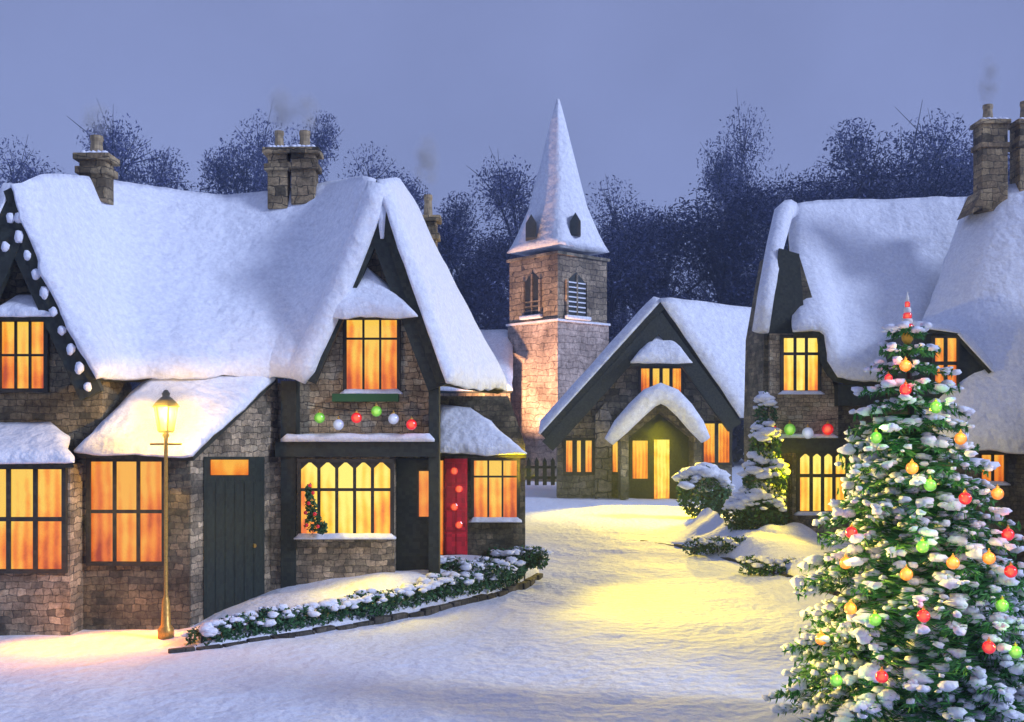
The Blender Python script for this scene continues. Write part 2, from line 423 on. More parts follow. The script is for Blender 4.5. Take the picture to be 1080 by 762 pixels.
def verge(name, kerb, back, hk, hb, nu=60, nv=16, bulge=.1):
    a, b = resample(kerb, nu), resample(back, nu)
    mb = MB(); mb.smooth = True; hbs = resample([Vector((i, h, 0)) for i, h in enumerate(hb)], nu)
    grid = []
    for i in range(nu):
        row = []
        for j in range(nv):
            t = j / (nv - 1); p = a[i].lerp(b[i], t)
            z = hk + (hbs[i].y - hk) * t ** .8 + bulge * math.sin(math.pi * t) * (.6 + .8 * noise.noise(Vector((p.x * .9, p.y * .9, 5)))) + .03 * noise.noise(p * 2.5)
            if j == 0: z = hk * .6
            e = min(i / 12.0, (nu - 1 - i) / 5.0)
            if e < 1: q = e * e * (3 - 2 * e); z = z * q - .12 * (1 - q)
            row.append(len(mb.v)); mb.v.append(Vector((p.x, p.y, z)))
        grid.append(row)
    low = []
    for i in range(nu):
        low.append(len(mb.v)); mb.v.append(Vector((a[i].x, a[i].y, -.1)))
    for i in range(nu - 1):
        for j in range(nv - 1): mb.f.append((grid[i][j], grid[i + 1][j], grid[i + 1][j + 1], grid[i][j + 1]))
        mb.f.append((grid[i][0], low[i], low[i + 1], grid[i + 1][0]))
    o = mb.build(name, M['snow']); tag(o, kind='structure')
    return a, o

def verge_z(o, x, y):
    ok, loc, n, i = o.ray_cast(Vector((x, y, 6)), Vector((0, 0, -1)))
    return loc.z if ok else 0.0

def kerb(line, name='kerb', r=.07, lift=.02):
    mb = MB(); mb.smooth = False
    L = sum((b - a).length for a, b in zip(line, line[1:])); n = int(L / .34)
    pts = resample(line, n + 1)
    for a, b in zip(pts, pts[1:]):
        t = (b - a); q = Vector((-t.y, t.x, 0)).normalized()
        h = .11 + rnd.uniform(-.035, .02); w = .1 + rnd.uniform(0, .05)
        o = a + q * (-w * .9 + rnd.uniform(-.02, .02)) + Vector((0, 0, -.05))
        mb.box(o, t * .94, q * w, Vector((0, 0, h + lift)))
    tag(mb.build(name, M['kerb'], bevel=.015), kind='structure')

lk = [G(105, 694), G(200, 687), G(330, 668), G(430, 650), G(500, 634), G(548, 619), G(574, 604)]
lb = [Vector((-6.0, 15.3, 0)), Vector((-4.7, 15.35, 0)), Vector((-3.9, 17.2, 0)), Vector((-2.0, 17.4, 0)), Vector((-1.45, 17.7, 0)), Vector((-1.2, 19.3, 0)), Vector((.1, 19.6, 0)), Vector((.55, 21.4, 0))]
lline, lverge = verge('verge', lk, lb, .11, [.03, .10, .22, .50, .56, .58, .42, .1], bulge=.14)
kerb([p + Vector((0, -.03, 0)) for p in lline[5:56]])
rk = [G(668, 569), G(720, 577), G(775, 592), G(830, 608), G(880, 625), G(960, 660), G(1040, 690)]
rb = [G(735, 548), Vector((5.3, 27.0, 0)), Vector((6.0, 25.5, 0)), Vector((6.6, 25.1, 0)), Vector((8.2, 24.6, 0)), Vector((9.5, 22.6, 0)), Vector((11, 22.0, 0))]
rline, rverge = verge('verge', rk, rb, .12, [.12, .5, .75, .6, .35, .3, .3], bulge=.2)
kerb([p + Vector((0, -.02, 0)) for p in rline[2:46]], r=.05, lift=-.02)

# ------------------------------------------------------------------ building pieces
def snow_roof(parent, top, bot, nu=40, nv=16, thick=.16, under=.14, round_w=.35, curve=0.0, mat_='snow_mid', nz=.03, name='roof', nsc=1.2, over=.05):
    g, N = sheet_grid(top, bot, nu, nv, curve)
    mb = MB(); slab(mb, g, N, -under, -.004)
    base = mb.build(name, M['thatch'], parent)
    # the snow lies on it and hangs over its rim a little
    nu_, nv_ = len(g), len(g[0])
    c = sum((p for r in g for p in r), Vector()) / (nu_ * nv_)
    ragged = lambda p: 1 + 1.6 * noise.noise(p * 1.9) + .8 * noise.noise(p * 5.3)
    g2 = [[p + (p - c).normalized() * over * ragged(p) * (1 if (i in (0, nu_ - 1) or j == nv_ - 1) else 0) for j, p in enumerate(r)] for i, r in enumerate(g)]
    mb = MB(); mb.smooth = True; slab(mb, g2, N, 0.0, thick, round_w, nz, nsc)
    mb.build('snow', M[mat_], base)
    return base

def plane_at(x0, Y0, x1, Y1):
    """depth of a wall at photo column px, for a wall between (x0,Y0) and (x1,Y1)"""
    A = Vector(((x0 - HX) * Y0 / F, Y0)); B = Vector(((x1 - HX) * Y1 / F, Y1))
    def depth(px):
        t = (px - HX) / F; D = B - A
        s = (A.x - t * A.y) / (t * D.y - D.x)
        return A.y + s * D.y
    return depth

def wall(parent, pts, depth, thick=.3, m='stone', name='wall', proud=0.0):
    dp = depth if callable(depth) else (lambda px: depth)
    mb = MB(); W = [P(x, y, dp(x)) - Vector((0, proud, 0)) for x, y in pts]
    n = (W[1] - W[0]).cross(W[2] - W[0]).normalized()
    if n.y > 0: n = -n
    mb.prism(W, -n * thick); return mb.build(name, M[m], parent)

def window(parent, x0, y0, x1, y1, depth, cols=3, rows=2, glow='orange1', proud=.07, bar=.035, edge=.06, sill=True, frame_m='frame', arch=False, rowpos=None, sill_h=.07, snow_m='snow'):
    dp = depth if callable(depth) else (lambda px: depth)
    A = P(x0, y1, dp(x0)); B = P(x1, y1, dp(x1)); B.z = A.z
    H = (P(x0, y0, dp(x0)).z) - A.z
    u = B - A; W = u.length; u.normalize(); n = Vector((u.y, -u.x, 0))
    if n.y > 0: n = -n
    z = Vector((0, 0, 1))
    mb = MB(); e, dpt = edge, n * (proud + .03)
    back = A - n * .03
    mb.box(back - u * e - z * e, u * (W + 2 * e), z * e, dpt); mb.box(back - u * e + z * H, u * (W + 2 * e), z * e, dpt)
    mb.box(back - u * e, u * e, z * H, dpt); mb.box(back + u * W, u * e, z * H, dpt)
    dm = n * (proud + .015)
    for k in range(1, cols):
        mb.box(back + u * (W * k / cols - bar / 2), u * bar, z * H, dm)
    for r in (rowpos or [k / rows for k in range(1, rows)]):
        mb.box(back + z * (H * r - bar / 2), u * W, z * bar, dm * .97)
    if arch:
        for k in range(cols):
            a, b = W * k / cols, W * (k + 1) / cols
            for sgn, q in ((1, a), (-1, b)):
                mb.prism([back + u * q + z * H, back + u * (q + sgn * (b - a) * .42) + z * H, back + u * q + z * (H - (b - a) * .38)], dm * .95)
    w = mb.build('window', M[frame_m], parent)
    pb = MB(); pb.box(A + n * .012, u * W, z * H, n * .012); pb.build('pane', M[glow], w)
    if sill:
        sb = MB(); sb.smooth = True
        m = max(4, int(W / .06))
        g = [[A - u * e * 1.6 - z * e + u * (W + 3.2 * e) * i / (m - 1) + n * (proud * 2.2 * j / 3) for j in range(4)] for i in range(m)]
        N = [[z] * 4 for _ in range(m)]
        slab(sb, g, N, -.02, sill_h, .05, .01, 4); sb.build('sill', M[snow_m], w)
    return w

def chimney(parent, x0, x1, y0, y1, Y, depth=None, pots=(.5,), pot_h=.35, m='brick', capsnow=True, cap=.08):
    a, b = P(x0, y1, Y), P(x1, y1, Y); top = P(x0, y0, Y).z; W = b.x - a.x; D = depth or W * .8
    mb = MB(); cx, cy = (a.x + b.x) / 2, Y
    mb.cbox((cx, cy, (a.z + top) / 2), W, D, top - a.z)
    mb.cbox((cx, cy, top - (top - a.z) * .24), W + cap * 1.4, D + cap * 1.4, .12)
    mb.cbox((cx, cy, top + .055), W + cap * 2, D + cap * 2, .11)
    c = mb.build('chimney', M[m], parent, bevel=.015)
    for q in pots:
        pb = MB(); r = min(.13, W * .26); pb.lathe((a.x + W * q, cy, top + .11), [(r, 0), (r * .8, pot_h * .7), (r * .95, pot_h * .85), (r * .9, pot_h)], 12)
        pb.build('chimney_pot', M['pot'], c)
    if capsnow:
        sb = MB(); sb.smooth = True
        for k in range(5): sb.blob((a.x + W * (k + .5) / 5, cy - D * .25, top + .11), W * .16, D * .35, .07)
        sb.build('snow', M['snow'], c)
    return c

# ------------------------------------------------------------------ LEFT COTTAGE
LC = thing('thatched_cottage', 'long stone cottage on the left with twin snowy gables and orange lit windows', 'cottage', (-4, 17, 0))
YL, YS = 15.6, 17.5
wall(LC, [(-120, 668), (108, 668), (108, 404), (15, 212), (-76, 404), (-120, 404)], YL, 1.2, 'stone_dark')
# gable board of the left gable, carrying lumps of snow
def board(parent, a, b, w_px, Y, m='timber', th=.12, name='barge_board'):
    mb = MB(); A, B = P(*a, Y), P(*b, Y); u = (B - A).normalized(); q = Vector((-u.z, 0, u.x)); w = w_px * Y / F
    mb.prism([A, B, B + q * w, A + q * w], (0, th, 0)); return mb.build(name, M[m], parent)
b1 = board(LC, (14, 210), (107, 412), -25, 15.14); b2 = board(LC, (3, 238), (-76, 412), 25, 15.13)
def lumps(bd, x0, dx, n, t0, dt, off):
    for k in range(n):
        t = t0 + k * dt; sn = MB(); sn.smooth = True
        sn.blob(P(x0 + dx * t + off, 212 + 202 * t + 6, 15.10), rnd.uniform(.05, .075), .05, rnd.uniform(.07, .10)); sn.build('snow_lump', M['snow'], bd)
lumps(b1, 14, 93, 10, .06, .098, -9); lumps(b2, 16, -92, 5, .06, .15, 9)
# main thatch, running from the left gable through the sag to the right gable
top = [P(14, 197, 15.1), P(34, 189, 15.9), P(62, 189, 16.8), P(110, 197, 18.2), P(170, 207, 19.0), P(240, 215, 19.3), P(310, 207, 19.2), P(360, 197, 18.9), P(396, 190, 17.4)]
bot = [P(104, 398, 15.1), P(122, 398, 15.7), P(150, 397, 16.1), P(200, 396, 16.25), P(250, 395, 16.7), P(280, 395, 17.0), P(300, 396, 17.0), P(312, 399, 16.95)]
snow_roof(LC, top, bot, 84, 30, .2, .16, .35, curve=.10, nz=.05)
# far slope of the left gable, out towards the left
snow_roof(LC, [P(13, 198, 15.15), P(30, 198, 19.0)], [P(-85, 404, 15.1), P(-60, 404, 19.0)], 14, 14, .16, .12, .3)
# right-hand slope of the shop gable
snow_roof(LC, [P(398, 192, 16.95), P(410, 192, 18.2), P(424, 207, 20.2)], [P(470, 402, 16.95), P(500, 408, 18.5), P(533, 412, 20.6)], 28, 30, .18, .16, .35, curve=.02, nz=.04)
# left verge of the shop gable, a roll of snow over its edge
sn = MB(); sn.smooth = True
pts = [P(400 - 88 * t, 196 + 204 * t + 10 * math.sin(3.1 * t), 17.0) for t in [i / 12 for i in range(13)]]
sn.tube(pts, [.205] * 11 + [.23, .17], 10); sn.build('roof_snow', M['snow_mid'], LC)
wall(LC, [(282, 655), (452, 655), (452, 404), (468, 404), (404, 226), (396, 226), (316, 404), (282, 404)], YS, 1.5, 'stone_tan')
board(LC, (404, 218), (474, 404), -24, 17.02); board(LC, (398, 222), (320, 400), 13, 17.03)
# finial drop at the peak, with snow
sn = MB(); sn.smooth = True
sn.tube([P(403, 215, 17.0), P(403, 252, 16.98)], [.10, .03], 8); sn.build('finial', M['snow_mid'], LC)
# half hip over the upper window
snow_roof(LC, [P(372, 284, 17.48), P(384, 282, 17.48)], [P(337, 333, 16.9), P(440, 334, 16.9)], 22, 12, .16, .09, .2, nz=.02, name='window_hood')
window(LC, 366, 338, 419, 411, YS, 3, 2, 'orange2', rowpos=[.73], sill_h=.06)
bx = MB(); bx.box(P(352, 424, YS) - Vector((0, .16, 0)), P(421, 424, YS) - P(352, 424, YS), (0, 0, .13), (0, .18, 0)); bx.build('window_box', M['hedge'], LC)
# upper sides of the gable wall lean out on brackets
wall(LC, [(278, 655), (416, 655), (416, 482), (278, 482)], 17.2, .5, 'stone', 'shop_front')
bm_ = MB(); bm_.box(P(290, 482, 17.12), P(462, 482, 17.12) - P(290, 482, 17.12), (0, 0, .24), (0, .5, 0)); bm_.build('beam', M['timber'], LC)
sn = MB(); sn.smooth = True
m = 30; A = P(296, 466, 17.06); B = P(458, 466, 17.06)
g = [[A.lerp(B, i / (m - 1)) + Vector((0, .42 * j / 5, .008)) for j in range(6)] for i in range(m)]
slab(sn, g, [[Vector((0, 0, 1))] * 6 for _ in range(m)], -.01, .12, .08, .02, 3); sn.build('ledge_snow', M['snow'], LC)
for (xx0, xx1) in ((296, 312), (452, 463)):
    mb = MB(); mb.box(P(xx0, 640, 17.16), P(xx1, 640, 17.16) - P(xx0, 640, 17.16), P(xx0, 402, 17.16) - P(xx0, 640, 17.16), (0, .33, 0)); mb.build('post', M['timber'], LC)
window(LC, 318, 488, 412, 563, 17.2, 5, 2, 'yellow', rowpos=[.62], arch=True, bar=.05)
sd = MB(); sd.box(P(418, 640, 17.42), P(452, 640, 17.42) - P(418, 640, 17.42), P(418, 484, 17.42) - P(418, 640, 17.42), (0, .1, 0)); sd.build('recess_shade', M['timber'], LC)  # dark panel stands in for the shadow in the porch recess
window(LC, 442, 497, 455, 545, 17.42, 1, 1, 'orange1', sill=False, edge=.03, proud=.04)
# lean-to with the door
wall(LC, [(84, 668), (200, 668), (200, 478), (84, 478)], 15.2, .4, 'stone_dark', 'lean_to_wall')
side = plane_at(200, 15.2, 288, 17.3)
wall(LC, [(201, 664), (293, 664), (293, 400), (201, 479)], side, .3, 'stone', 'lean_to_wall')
snow_roof(LC, [P(160, 402, 16.35), P(230, 400, 16.7), P(292, 398, 17.25)], [P(80, 477, 14.95), P(140, 479, 14.95), P(203, 480, 14.95)], 30, 14, .15, .1, .25, nz=.03, name='lean_to_roof')
mb = MB(); mb.prism([P(203, 479, side(203)) - Vector((.05, .1, 0)), P(292, 401, side(292)) - Vector((.05, .1, 0)), P(292, 412, side(292)) - Vector((.05, .1, 0)), P(203, 490, side(203)) - Vector((.05, .1, 0))], (0, .12, 0)); mb.build('barge_board', M['timber'], LC)
dr = MB()
def quad_on(dp, x0, y0, x1, y1, off=0.0):
    return [P(x0, y1, dp(x0)) - Vector((0, off, 0)), P(x1, y1, dp(x1)) - Vector((0, off, 0)), P(x1, y0, dp(x1)) - Vector((0, off, 0)), P(x0, y0, dp(x0)) - Vector((0, off, 0))]
dr.prism(quad_on(side, 216, 482, 279, 660, .05), (0, .1, 0))
for k in range(6):
    x = 219 + k * 10; dr.prism(quad_on(side, x, 508, x + 8.5, 658, .07), (0, .03, 0))
door = dr.build('door', M['door'], LC)
mb = MB(); mb.prism(quad_on(side, 224, 485, 263, 501, .09), (0, .03, 0)); mb.build('transom_window', M['orange1'], door)
mb = MB(); mb.blob(P(270, 575, side(270)) - Vector((0, .1, 0)), .035, .035, .035); mb.build('handle', M['brass'], door)
window(LC, 97, 487, 172, 592, 15.2, 3, 2, 'orange1', bar=.05, sill=False)
# left bay with its own pent roof
wall(LC, [(-130, 675), (74, 675), (74, 490), (-130, 490)], 14.75, .8, 'stone', 'bay_wall')
snow_roof(LC, [P(-120, 452, 15.6), P(60, 452, 15.6)], [P(-130, 488, 14.55), P(77, 488, 14.55)], 26, 10, .13, .08, .2, nz=.025, name='bay_roof')
window(LC, -46, 495, 67, 600, 14.75, 4, 2, 'orange2', bar=.06, sill=False)
window(LC, 3, 340, 48, 410, YL, 3, 2, 'orange2', sill=False)
snow_roof(LC, [P(20, 318, 15.55), P(40, 318, 15.55)], [P(-12, 334, 15.15), P(56, 334, 15.15)], 14, 8, .12, .07, .15, nz=.02, name='window_hood')
# back aisle with the red door
wall(LC, [(461, 625), (554, 625), (554, 470), (536, 418), (461, 418)], 19.5, 1.2, 'stone_dark', 'aisle_wall')
sw = MB(); sw.prism([P(453, 655, 17.55), P(453, 406, 17.55), Vector((P(453, 0, 17.55).x, 19.6, P(453, 406, 17.55).z)), Vector((P(453, 0, 17.55).x, 19.6, 0))], (-.3, 0, 0)); sw.build('side_wall', M['stone_dark'], LC)
snow_roof(LC, [P(462, 432, 19.48), P(498, 437, 19.48)], [P(461, 477, 18.7), P(555, 479, 18.7)], 24, 12, .16, .1, .22, nz=.03, name='aisle_roof')
mb = MB(); dpt = lambda px: 19.5
mb.prism(quad_on(dpt, 469, 484, 493, 600, .06), (0, .1, 0))
for r_ in range(4):
    for c_ in range(2):
        x = 471 + c_ * 11; y = 488 + r_ * 25
        mb.prism(quad_on(dpt, x, y, x + 9, y + 21, .085), (0, .03, 0))
door2 = mb.build('door', M['red'], LC)
for r_ in range(4):
    mb = MB(); q = P(479 + (r_ % 2) * 5, 497 + r_ * 19, 19.4); mb.blob(q, .07, .02, .07, jit=.02); mb.build('door_light', M['red_bulb'], door2)
mb = MB(); mb.prism(quad_on(dpt, 463, 486, 467.5, 585, .03), (0, .04, 0)); mb.build('side_light', M['orange1'], LC)
window(LC, 500, 486, 545, 546, 19.5, 3, 2, 'orange2', rowpos=[.72], snow_m='snow_mid')
# chimneys
chimney(LC, 88, 116, 172, 215, 17.6, pots=(.5,), pot_h=.34)
cc = chimney(LC, 284, 305, 165, 222, 18.9, pots=(.5,), pot_h=.34)
chimney(LC, 309, 334, 165, 218, 18.9, pots=(.5,), pot_h=.34)
chimney(LC, 442, 461, 235, 300, 20.2, pots=(.5,), pot_h=.42, capsnow=False)
mb = MB(); a = P(442, 300, 20.2); mb.prism([P(442, 320, 20.0), P(470, 320, 20.0), P(470, 292, 20.0), P(461, 268, 20.0), P(442, 268, 20.0)], (0, .5, 0)); mb.build('chimney_shoulder', M['brick'], LC)

# ------------------------------------------------------------------ FAR COTTAGE
FC = thing('gabled_cottage', 'small dark stone cottage with gabled porch and lit doorway at the end of the street', 'cottage', (6.5, 44, 0))
YF = 44.0
wall(FC, [(588, 528), (772, 528), (772, 440), (696, 330), (588, 452)], YF, 1.0, 'stone_far')
back = Vector((7.0, 6.2, 0))
def pv(px, py, Y, k=0.0): return P(px, py, Y) + back * k
snow_roof(FC, [pv(696, 317, 43.4), pv(696, 317, 43.4, 1)], [pv(781, 440, 43.4), pv(781, 440, 43.4, 1)], 20, 16, .35, .3, .7, mat_='snow_far', nz=.06, nsc=.5)
lb_ = Vector((.6, 6, 0))
snow_roof(FC, [P(697, 318, 43.4), P(697, 318, 43.4) + lb_], [P(570, 458, 43.4), P(570, 458, 43.4) + lb_], 14, 20, .42, .3, .5, mat_='snow_far', nz=.06, nsc=.5)
board(FC, (698, 330), (782, 446), -16, 43.35, th=.3); board(FC, (694, 331), (572, 466), 15, 43.34, th=.3)
snow_roof(FC, [P(688, 357, 43.9), P(705, 357, 43.9)], [P(666, 383, 42.9), P(730, 383, 42.9)], 14, 10, .3, .2, .4, mat_='snow_far', nz=.05, name='window_hood')
window(FC, 676, 389, 718, 417, YF, 4, 1, 'orange_far', bar=.14, edge=.12, proud=.1, sill=False)
# porch
mb = MB(); mb.prism([P(655, 527, 42.6), P(663, 527, 42.6), P(663, 462, 42.6), P(697, 434, 42.6), P(732, 462, 42.6), P(732, 527, 42.6), P(740, 527, 42.6), P(740, 460, 42.6), P(697, 422, 42.6), P(655, 460, 42.6)], (0, 1.4, 0)); mb.build('porch', M['stone_far'], FC)
mb = MB(); mb.prism([P(662, 527, 43.9), P(733, 527, 43.9), P(733, 461, 43.9), P(697, 432, 43.9), P(662, 461, 43.9)], (0, .1, 0)); mb.build('porch_wall', M['timber'], FC)
for bx_, ex in ((646, 0), (738, 1)):
    snow_roof(FC, [P(697, 416, 42.3), P(697, 416, 43.95)], [P(bx_, 461, 42.3), P(bx_, 461, 43.95)], 8, 14, .4, .15, .5, mat_='snow_far', nz=.05, name='porch_roof')
sn = MB(); sn.smooth = True
sn.tube([P(642, 466, 42.3), P(655, 450, 42.2), P(671, 433, 42.15), P(685, 420, 42.1), P(697, 415, 42.1), P(709, 420, 42.1), P(722, 433, 42.15), P(734, 449, 42.2), P(744, 464, 42.3)], [.22, .36, .40, .42, .43, .42, .40, .36, .22], 12)
sn.build('porch_snow', M['snow_far'], FC)
window(FC, 667, 465, 683, 505, 43.88, 1, 1, 'orange_far', edge=.1, sill=False)
mb = MB(); mb.prism([P(690, 527, 43.8), P(706, 527, 43.8), P(706, 464, 43.8), P(690, 464, 43.8)], (0, .06, 0)); mb.build('doorway', M['yellow'], FC)
window(FC, 597, 465, 624, 498, YF, 3, 1, 'orange_far', bar=.2, edge=.12, sill=False)
window(FC, 646, 466, 654, 498, YF, 1, 1, 'orange_far', edge=.1, sill=False)
window(FC, 742, 447, 769, 488, YF, 2, 1, 'orange_far', bar=.16, edge=.12, sill=False)
wall(FC, [(628, 528), (645, 528), (645, 440), (638, 425), (628, 438)], 43.7, .4, 'render_far', 'buttress')

# ------------------------------------------------------------------ CHURCH
CH = thing('church', 'village church with square stone tower and tall snow covered spire', 'church', (2.6, 60, 0))
cx, cy, hd = 2.66, 60.2, 2.85
ct = math.radians(-3)
def corner(k, s=1.0, z=0.0):
    a = ct + math.pi / 2 * k - math.pi / 2
    return Vector((cx + hd * s * math.cos(a), cy + hd * s * math.sin(a), z))
ztop = P(590, 270, 58).z; zst = P(590, 340, 58).z
def sq(z0, z1, s0, s1, name, m, bevel=0):
    mb = MB(); b = [corner(k, s0, z0) for k in range(4)]; t = [corner(k, s1, z1) for k in range(4)]
    mb.v += b + t; mb.f += [(3, 2, 1, 0), (4, 5, 6, 7)] + [(k, (k + 1) % 4, 4 + (k + 1) % 4, 4 + k) for k in range(4)]
    return mb.build(name, M[m], CH, bevel=bevel)
tw = sq(-.2, zst, 1.04, 1.02, 'tower', 'stone_lit'); sq(zst + .12, ztop, .985, .985, 'belfry', 'stone_church')
sq(zst, zst + .12, 1.06, 1.06, 'string_course', 'snow_far'); sq(ztop, ztop + .16, 1.05, 1.05, 'cornice', 'stone_far')
# spire: square at the eaves, flared foot
mb = MB(); mb.smooth = True
prof = [(270, 54.5), (262, 49), (250, 42.5), (238, 37.5), (222, 31), (200, 25), (175, 18.5), (150, 12.5), (128, 7), (108, 1.5)]
n = 32; zs = []
for i, (py, hw) in enumerate(prof):
    z = EYE - (py - HY) * 60.2 / F + .17; rr = hw * 60.2 / F
    for k in range(n):
        a = 2 * math.pi * k / n; sqf = 1 / max(abs(math.cos(a)) + abs(math.sin(a)), 1e-3)   # diamond-plan square
        mixf = min(1, i / 5); r = rr * (sqf * (1 - mixf) + (.55 * sqf + .45) * mixf)
        r *= 1 + .03 * noise.noise(Vector((math.cos(a) * 3, math.sin(a) * 3, z * .8)))
        mb.v.append(Vector((cx + r * math.sin(a + ct), cy - r * math.cos(a + ct), z)))
for i in range(len(prof) - 1):
    for k in range(n): mb.f.append((i * n + k, i * n + (k + 1) % n, (i + 1) * n + (k + 1) % n, (i + 1) * n + k))
mb.f.append(tuple(range(n - 1, -1, -1))); mb.f.append(tuple((len(prof) - 1) * n + k for k in range(n)))
sp = mb.build('spire', M['snow_far'], CH)
def church_face(k):  # k=0 left-hand face, 1 right-hand face
    a, b = (corner(3), corner(0)) if k == 0 else (corner(0), corner(1))
    u = (b - a); L = u.length; u.normalize(); nrm = Vector((u.y, -u.x, 0)); return a, u, L, nrm
for k, (t, w, y0, y1) in enumerate(((.50, .30, 286, 332), (.36, .36, 288, 334))):
    a, u, L, nrm = church_face(k)
    z0, z1 = EYE - (y1 - HY) * 58.5 / F, EYE - (y0 - HY) * 58.5 / F
    o = a + u * (L * t - L * w / 2) + Vector((0, 0, z0)); hh = z1 - z0; W = L * w
    mb = MB(); pts = [o + u * x + Vector((0, 0, z)) for x, z in ((0, 0), (W, 0), (W, hh * .78), (W * .5, hh), (0, hh * .78))]
    mb.prism([p + nrm * .02 for p in pts], -nrm * .1); op = mb.build('belfry_window', M['timber'], CH)
    fr = MB(); e = .13
    fr.box(o - u * e, u * e, Vector((0, 0, hh * .8)), nrm * .14); fr.box(o + u * W, u * e, Vector((0, 0, hh * .8)), nrm * .14)
    fr.box(o + u * (W / 2 - .06), u * .12, Vector((0, 0, hh * .95)), nrm * .10); fr.build('frame', M['stone_church'], op)
    lv = MB()
    for q in range(7 if k else 3): lv.box(o + u * .05 + Vector((0, 0, hh * (.08 + .11 * q))), u * (W - .1), nrm * .09, Vector((0, 0, .07)))
    lv.build('louvre', M['snow_far' if k else 'stone_far'], op)
    sb = MB(); sb.smooth = True; sb.box(o - u * .25 - Vector((0, 0, .22)), u * (W + .5), Vector((0, 0, .22)), nrm * .28); sb.build('sill', M['snow_far'], op, bevel=.06)
for px, py, sg in ((560, 243, -1), (606, 241, 1)):
    c = P(px, py, 59.0); c.y = 60.2 - 1.95
    mb = MB(); mb.prism([c + Vector(q) for q in ((-.3, 0, -.55), (.3, 0, -.55), (.3, 0, .25), (0, 0, .75), (-.3, 0, .25))], (-.25 * sg * 0, 1.2, 0)); mb.build('lucarne', M['timber'], CH)
# nave roof, mostly hidden by the cottage on the left
snow_roof(CH, [P(430, 352, 62), P(540, 352, 61)], [P(420, 412, 57), P(540, 412, 57.2)], 16, 10, .3, .2, .6, mat_='snow_far', nz=.05, name='nave_roof')
wall(CH, [(425, 508), (538, 508), (538, 412), (425, 412)], 57.8, 4, 'stone_church', 'nave')

# picket fence in front of the church
FE = thing('picket_fence', 'short dark wooden picket fence in snow below the church tower', 'fence', (.5, 52, 0))
for k in range(6):
    mb = MB(); x = 547 + k * 8.5; a = P(x, 512, 50); w = .19
    mb.prism([a, a + Vector((w, 0, 0)), a + Vector((w, 0, 1.15)), a + Vector((w / 2, 0, 1.35)), a + Vector((0, 0, 1.15))], (0, .1, 0)); mb.build('picket', M['timber'], FE)
mb = MB()
for zz in (.35, .85): mb.box(P(545, 513, 50.15) + Vector((0, 0, zz)), (2.2, 0, 0), (0, 0, .12), (0, .06, 0))
mb.build('rail', M['timber'], FE)

# ------------------------------------------------------------------ RIGHT COTTAGE
RC = thing('dormer_cottage', 'stone cottage on the right with deep snowy roof and tall end chimney', 'cottage', (8, 25, 0))
YR = 25.0
wall(RC, [(804, 585), (1030, 585), (1030, 405), (885, 405), (843, 270), (822, 262), (806, 352), (804, 440)], 25.15, 2.0, 'stone_dark')
mb = MB(); mb.prism([P(806, 354, 25.05), P(850, 354, 25.05), P(843, 268, 25.05), P(822, 262, 25.05)], (0, .09, 0)); mb.build('gable_board', M['timber'], RC)
wall(RC, [(812, 470), (884, 470), (884, 425), (876, 395), (868, 352), (812, 352)], YR, .4, 'stone_tan', 'gable_wall')
wall(RC, [(836, 582), (900, 582), (900, 470), (836, 470)], 24.9, .4, 'stone', 'bay_wall')
mb = MB(); mb.box(P(796, 478, 24.75), P(905, 478, 24.75) - P(796, 478, 24.75), (0, 0, .34), (0, .3, 0)); mb.build('beam', M['timber'], RC)
sn = MB(); sn.smooth = True; m = 20; A = P(796, 461, 24.7); B = P(884, 461, 24.7)
g = [[A.lerp(B, i / (m - 1)) + Vector((0, .3 * j / 4, -.018)) for j in range(5)] for i in range(m)]
slab(sn, g, [[Vector((0, 0, 1))] * 5 for _ in range(m)], -.01, .09, .08, .02, 3); sn.build('ledge_snow', M['snow_mid'], RC)
snow_roof(RC, [P(834, 221, 27.6), P(870, 218, 28), P(930, 217, 28.2), P(1030, 214, 28.2), P(1130, 212, 28.2)],
          [P(838, 350, 24.75), P(868, 351, 24.7), P(884, 398, 24.55), P(1000, 402, 24.5), P(1130, 402, 24.5)], 50, 24, .26, .2, .45, mat_='snow_mid', nz=.06, curve=.1)
sn = MB(); sn.smooth = True
sn.tube([P(832, 221, 27.0), P(826, 226, 26.4), P(817, 262, 25.4), P(808, 310, 24.9), P(802, 350, 24.8)], [.26, .25, .22, .2, .2], 10); sn.build('roof_snow', M['snow_mid'], RC)
window(RC, 826, 357, 862, 412, YR, 3, 2, 'yellow', rowpos=[.7], bar=.07, edge=.08, snow_m='snow_mid')
window(RC, 843, 479, 891, 539, 24.9, 4, 2, 'yellow', rowpos=[.62], bar=.08, edge=.08, arch=True, snow_m='snow_mid')
mb = MB(); mb.box(P(884, 428, 24.7), P(1010, 428, 24.7) - P(884, 428, 24.7), (0, 0, .5), (0, .4, 0)); mb.build('eave_shade', M['timber'], RC)  # dark strip stands in for the shadow under the eave
# near wing
snow_roof(RC, [P(1022, 216, 26.6), P(1060, 203, 25.6), P(1180, 180, 25)], [P(950, 405, 24.2), P(1010, 470, 22.3), P(1180, 478, 21.9)], 34, 22, .26, .2, .45, mat_='snow_mid', nz=.06, name='wing_roof', curve=.06)
wall(RC, [(1004, 605), (1180, 605), (1180, 470), (1004, 470)], 22.6, 1.5, 'stone_dark', 'wing_wall')
window(RC, 1034, 480, 1058, 508, 22.6, 2, 1, 'orange1', bar=.06)
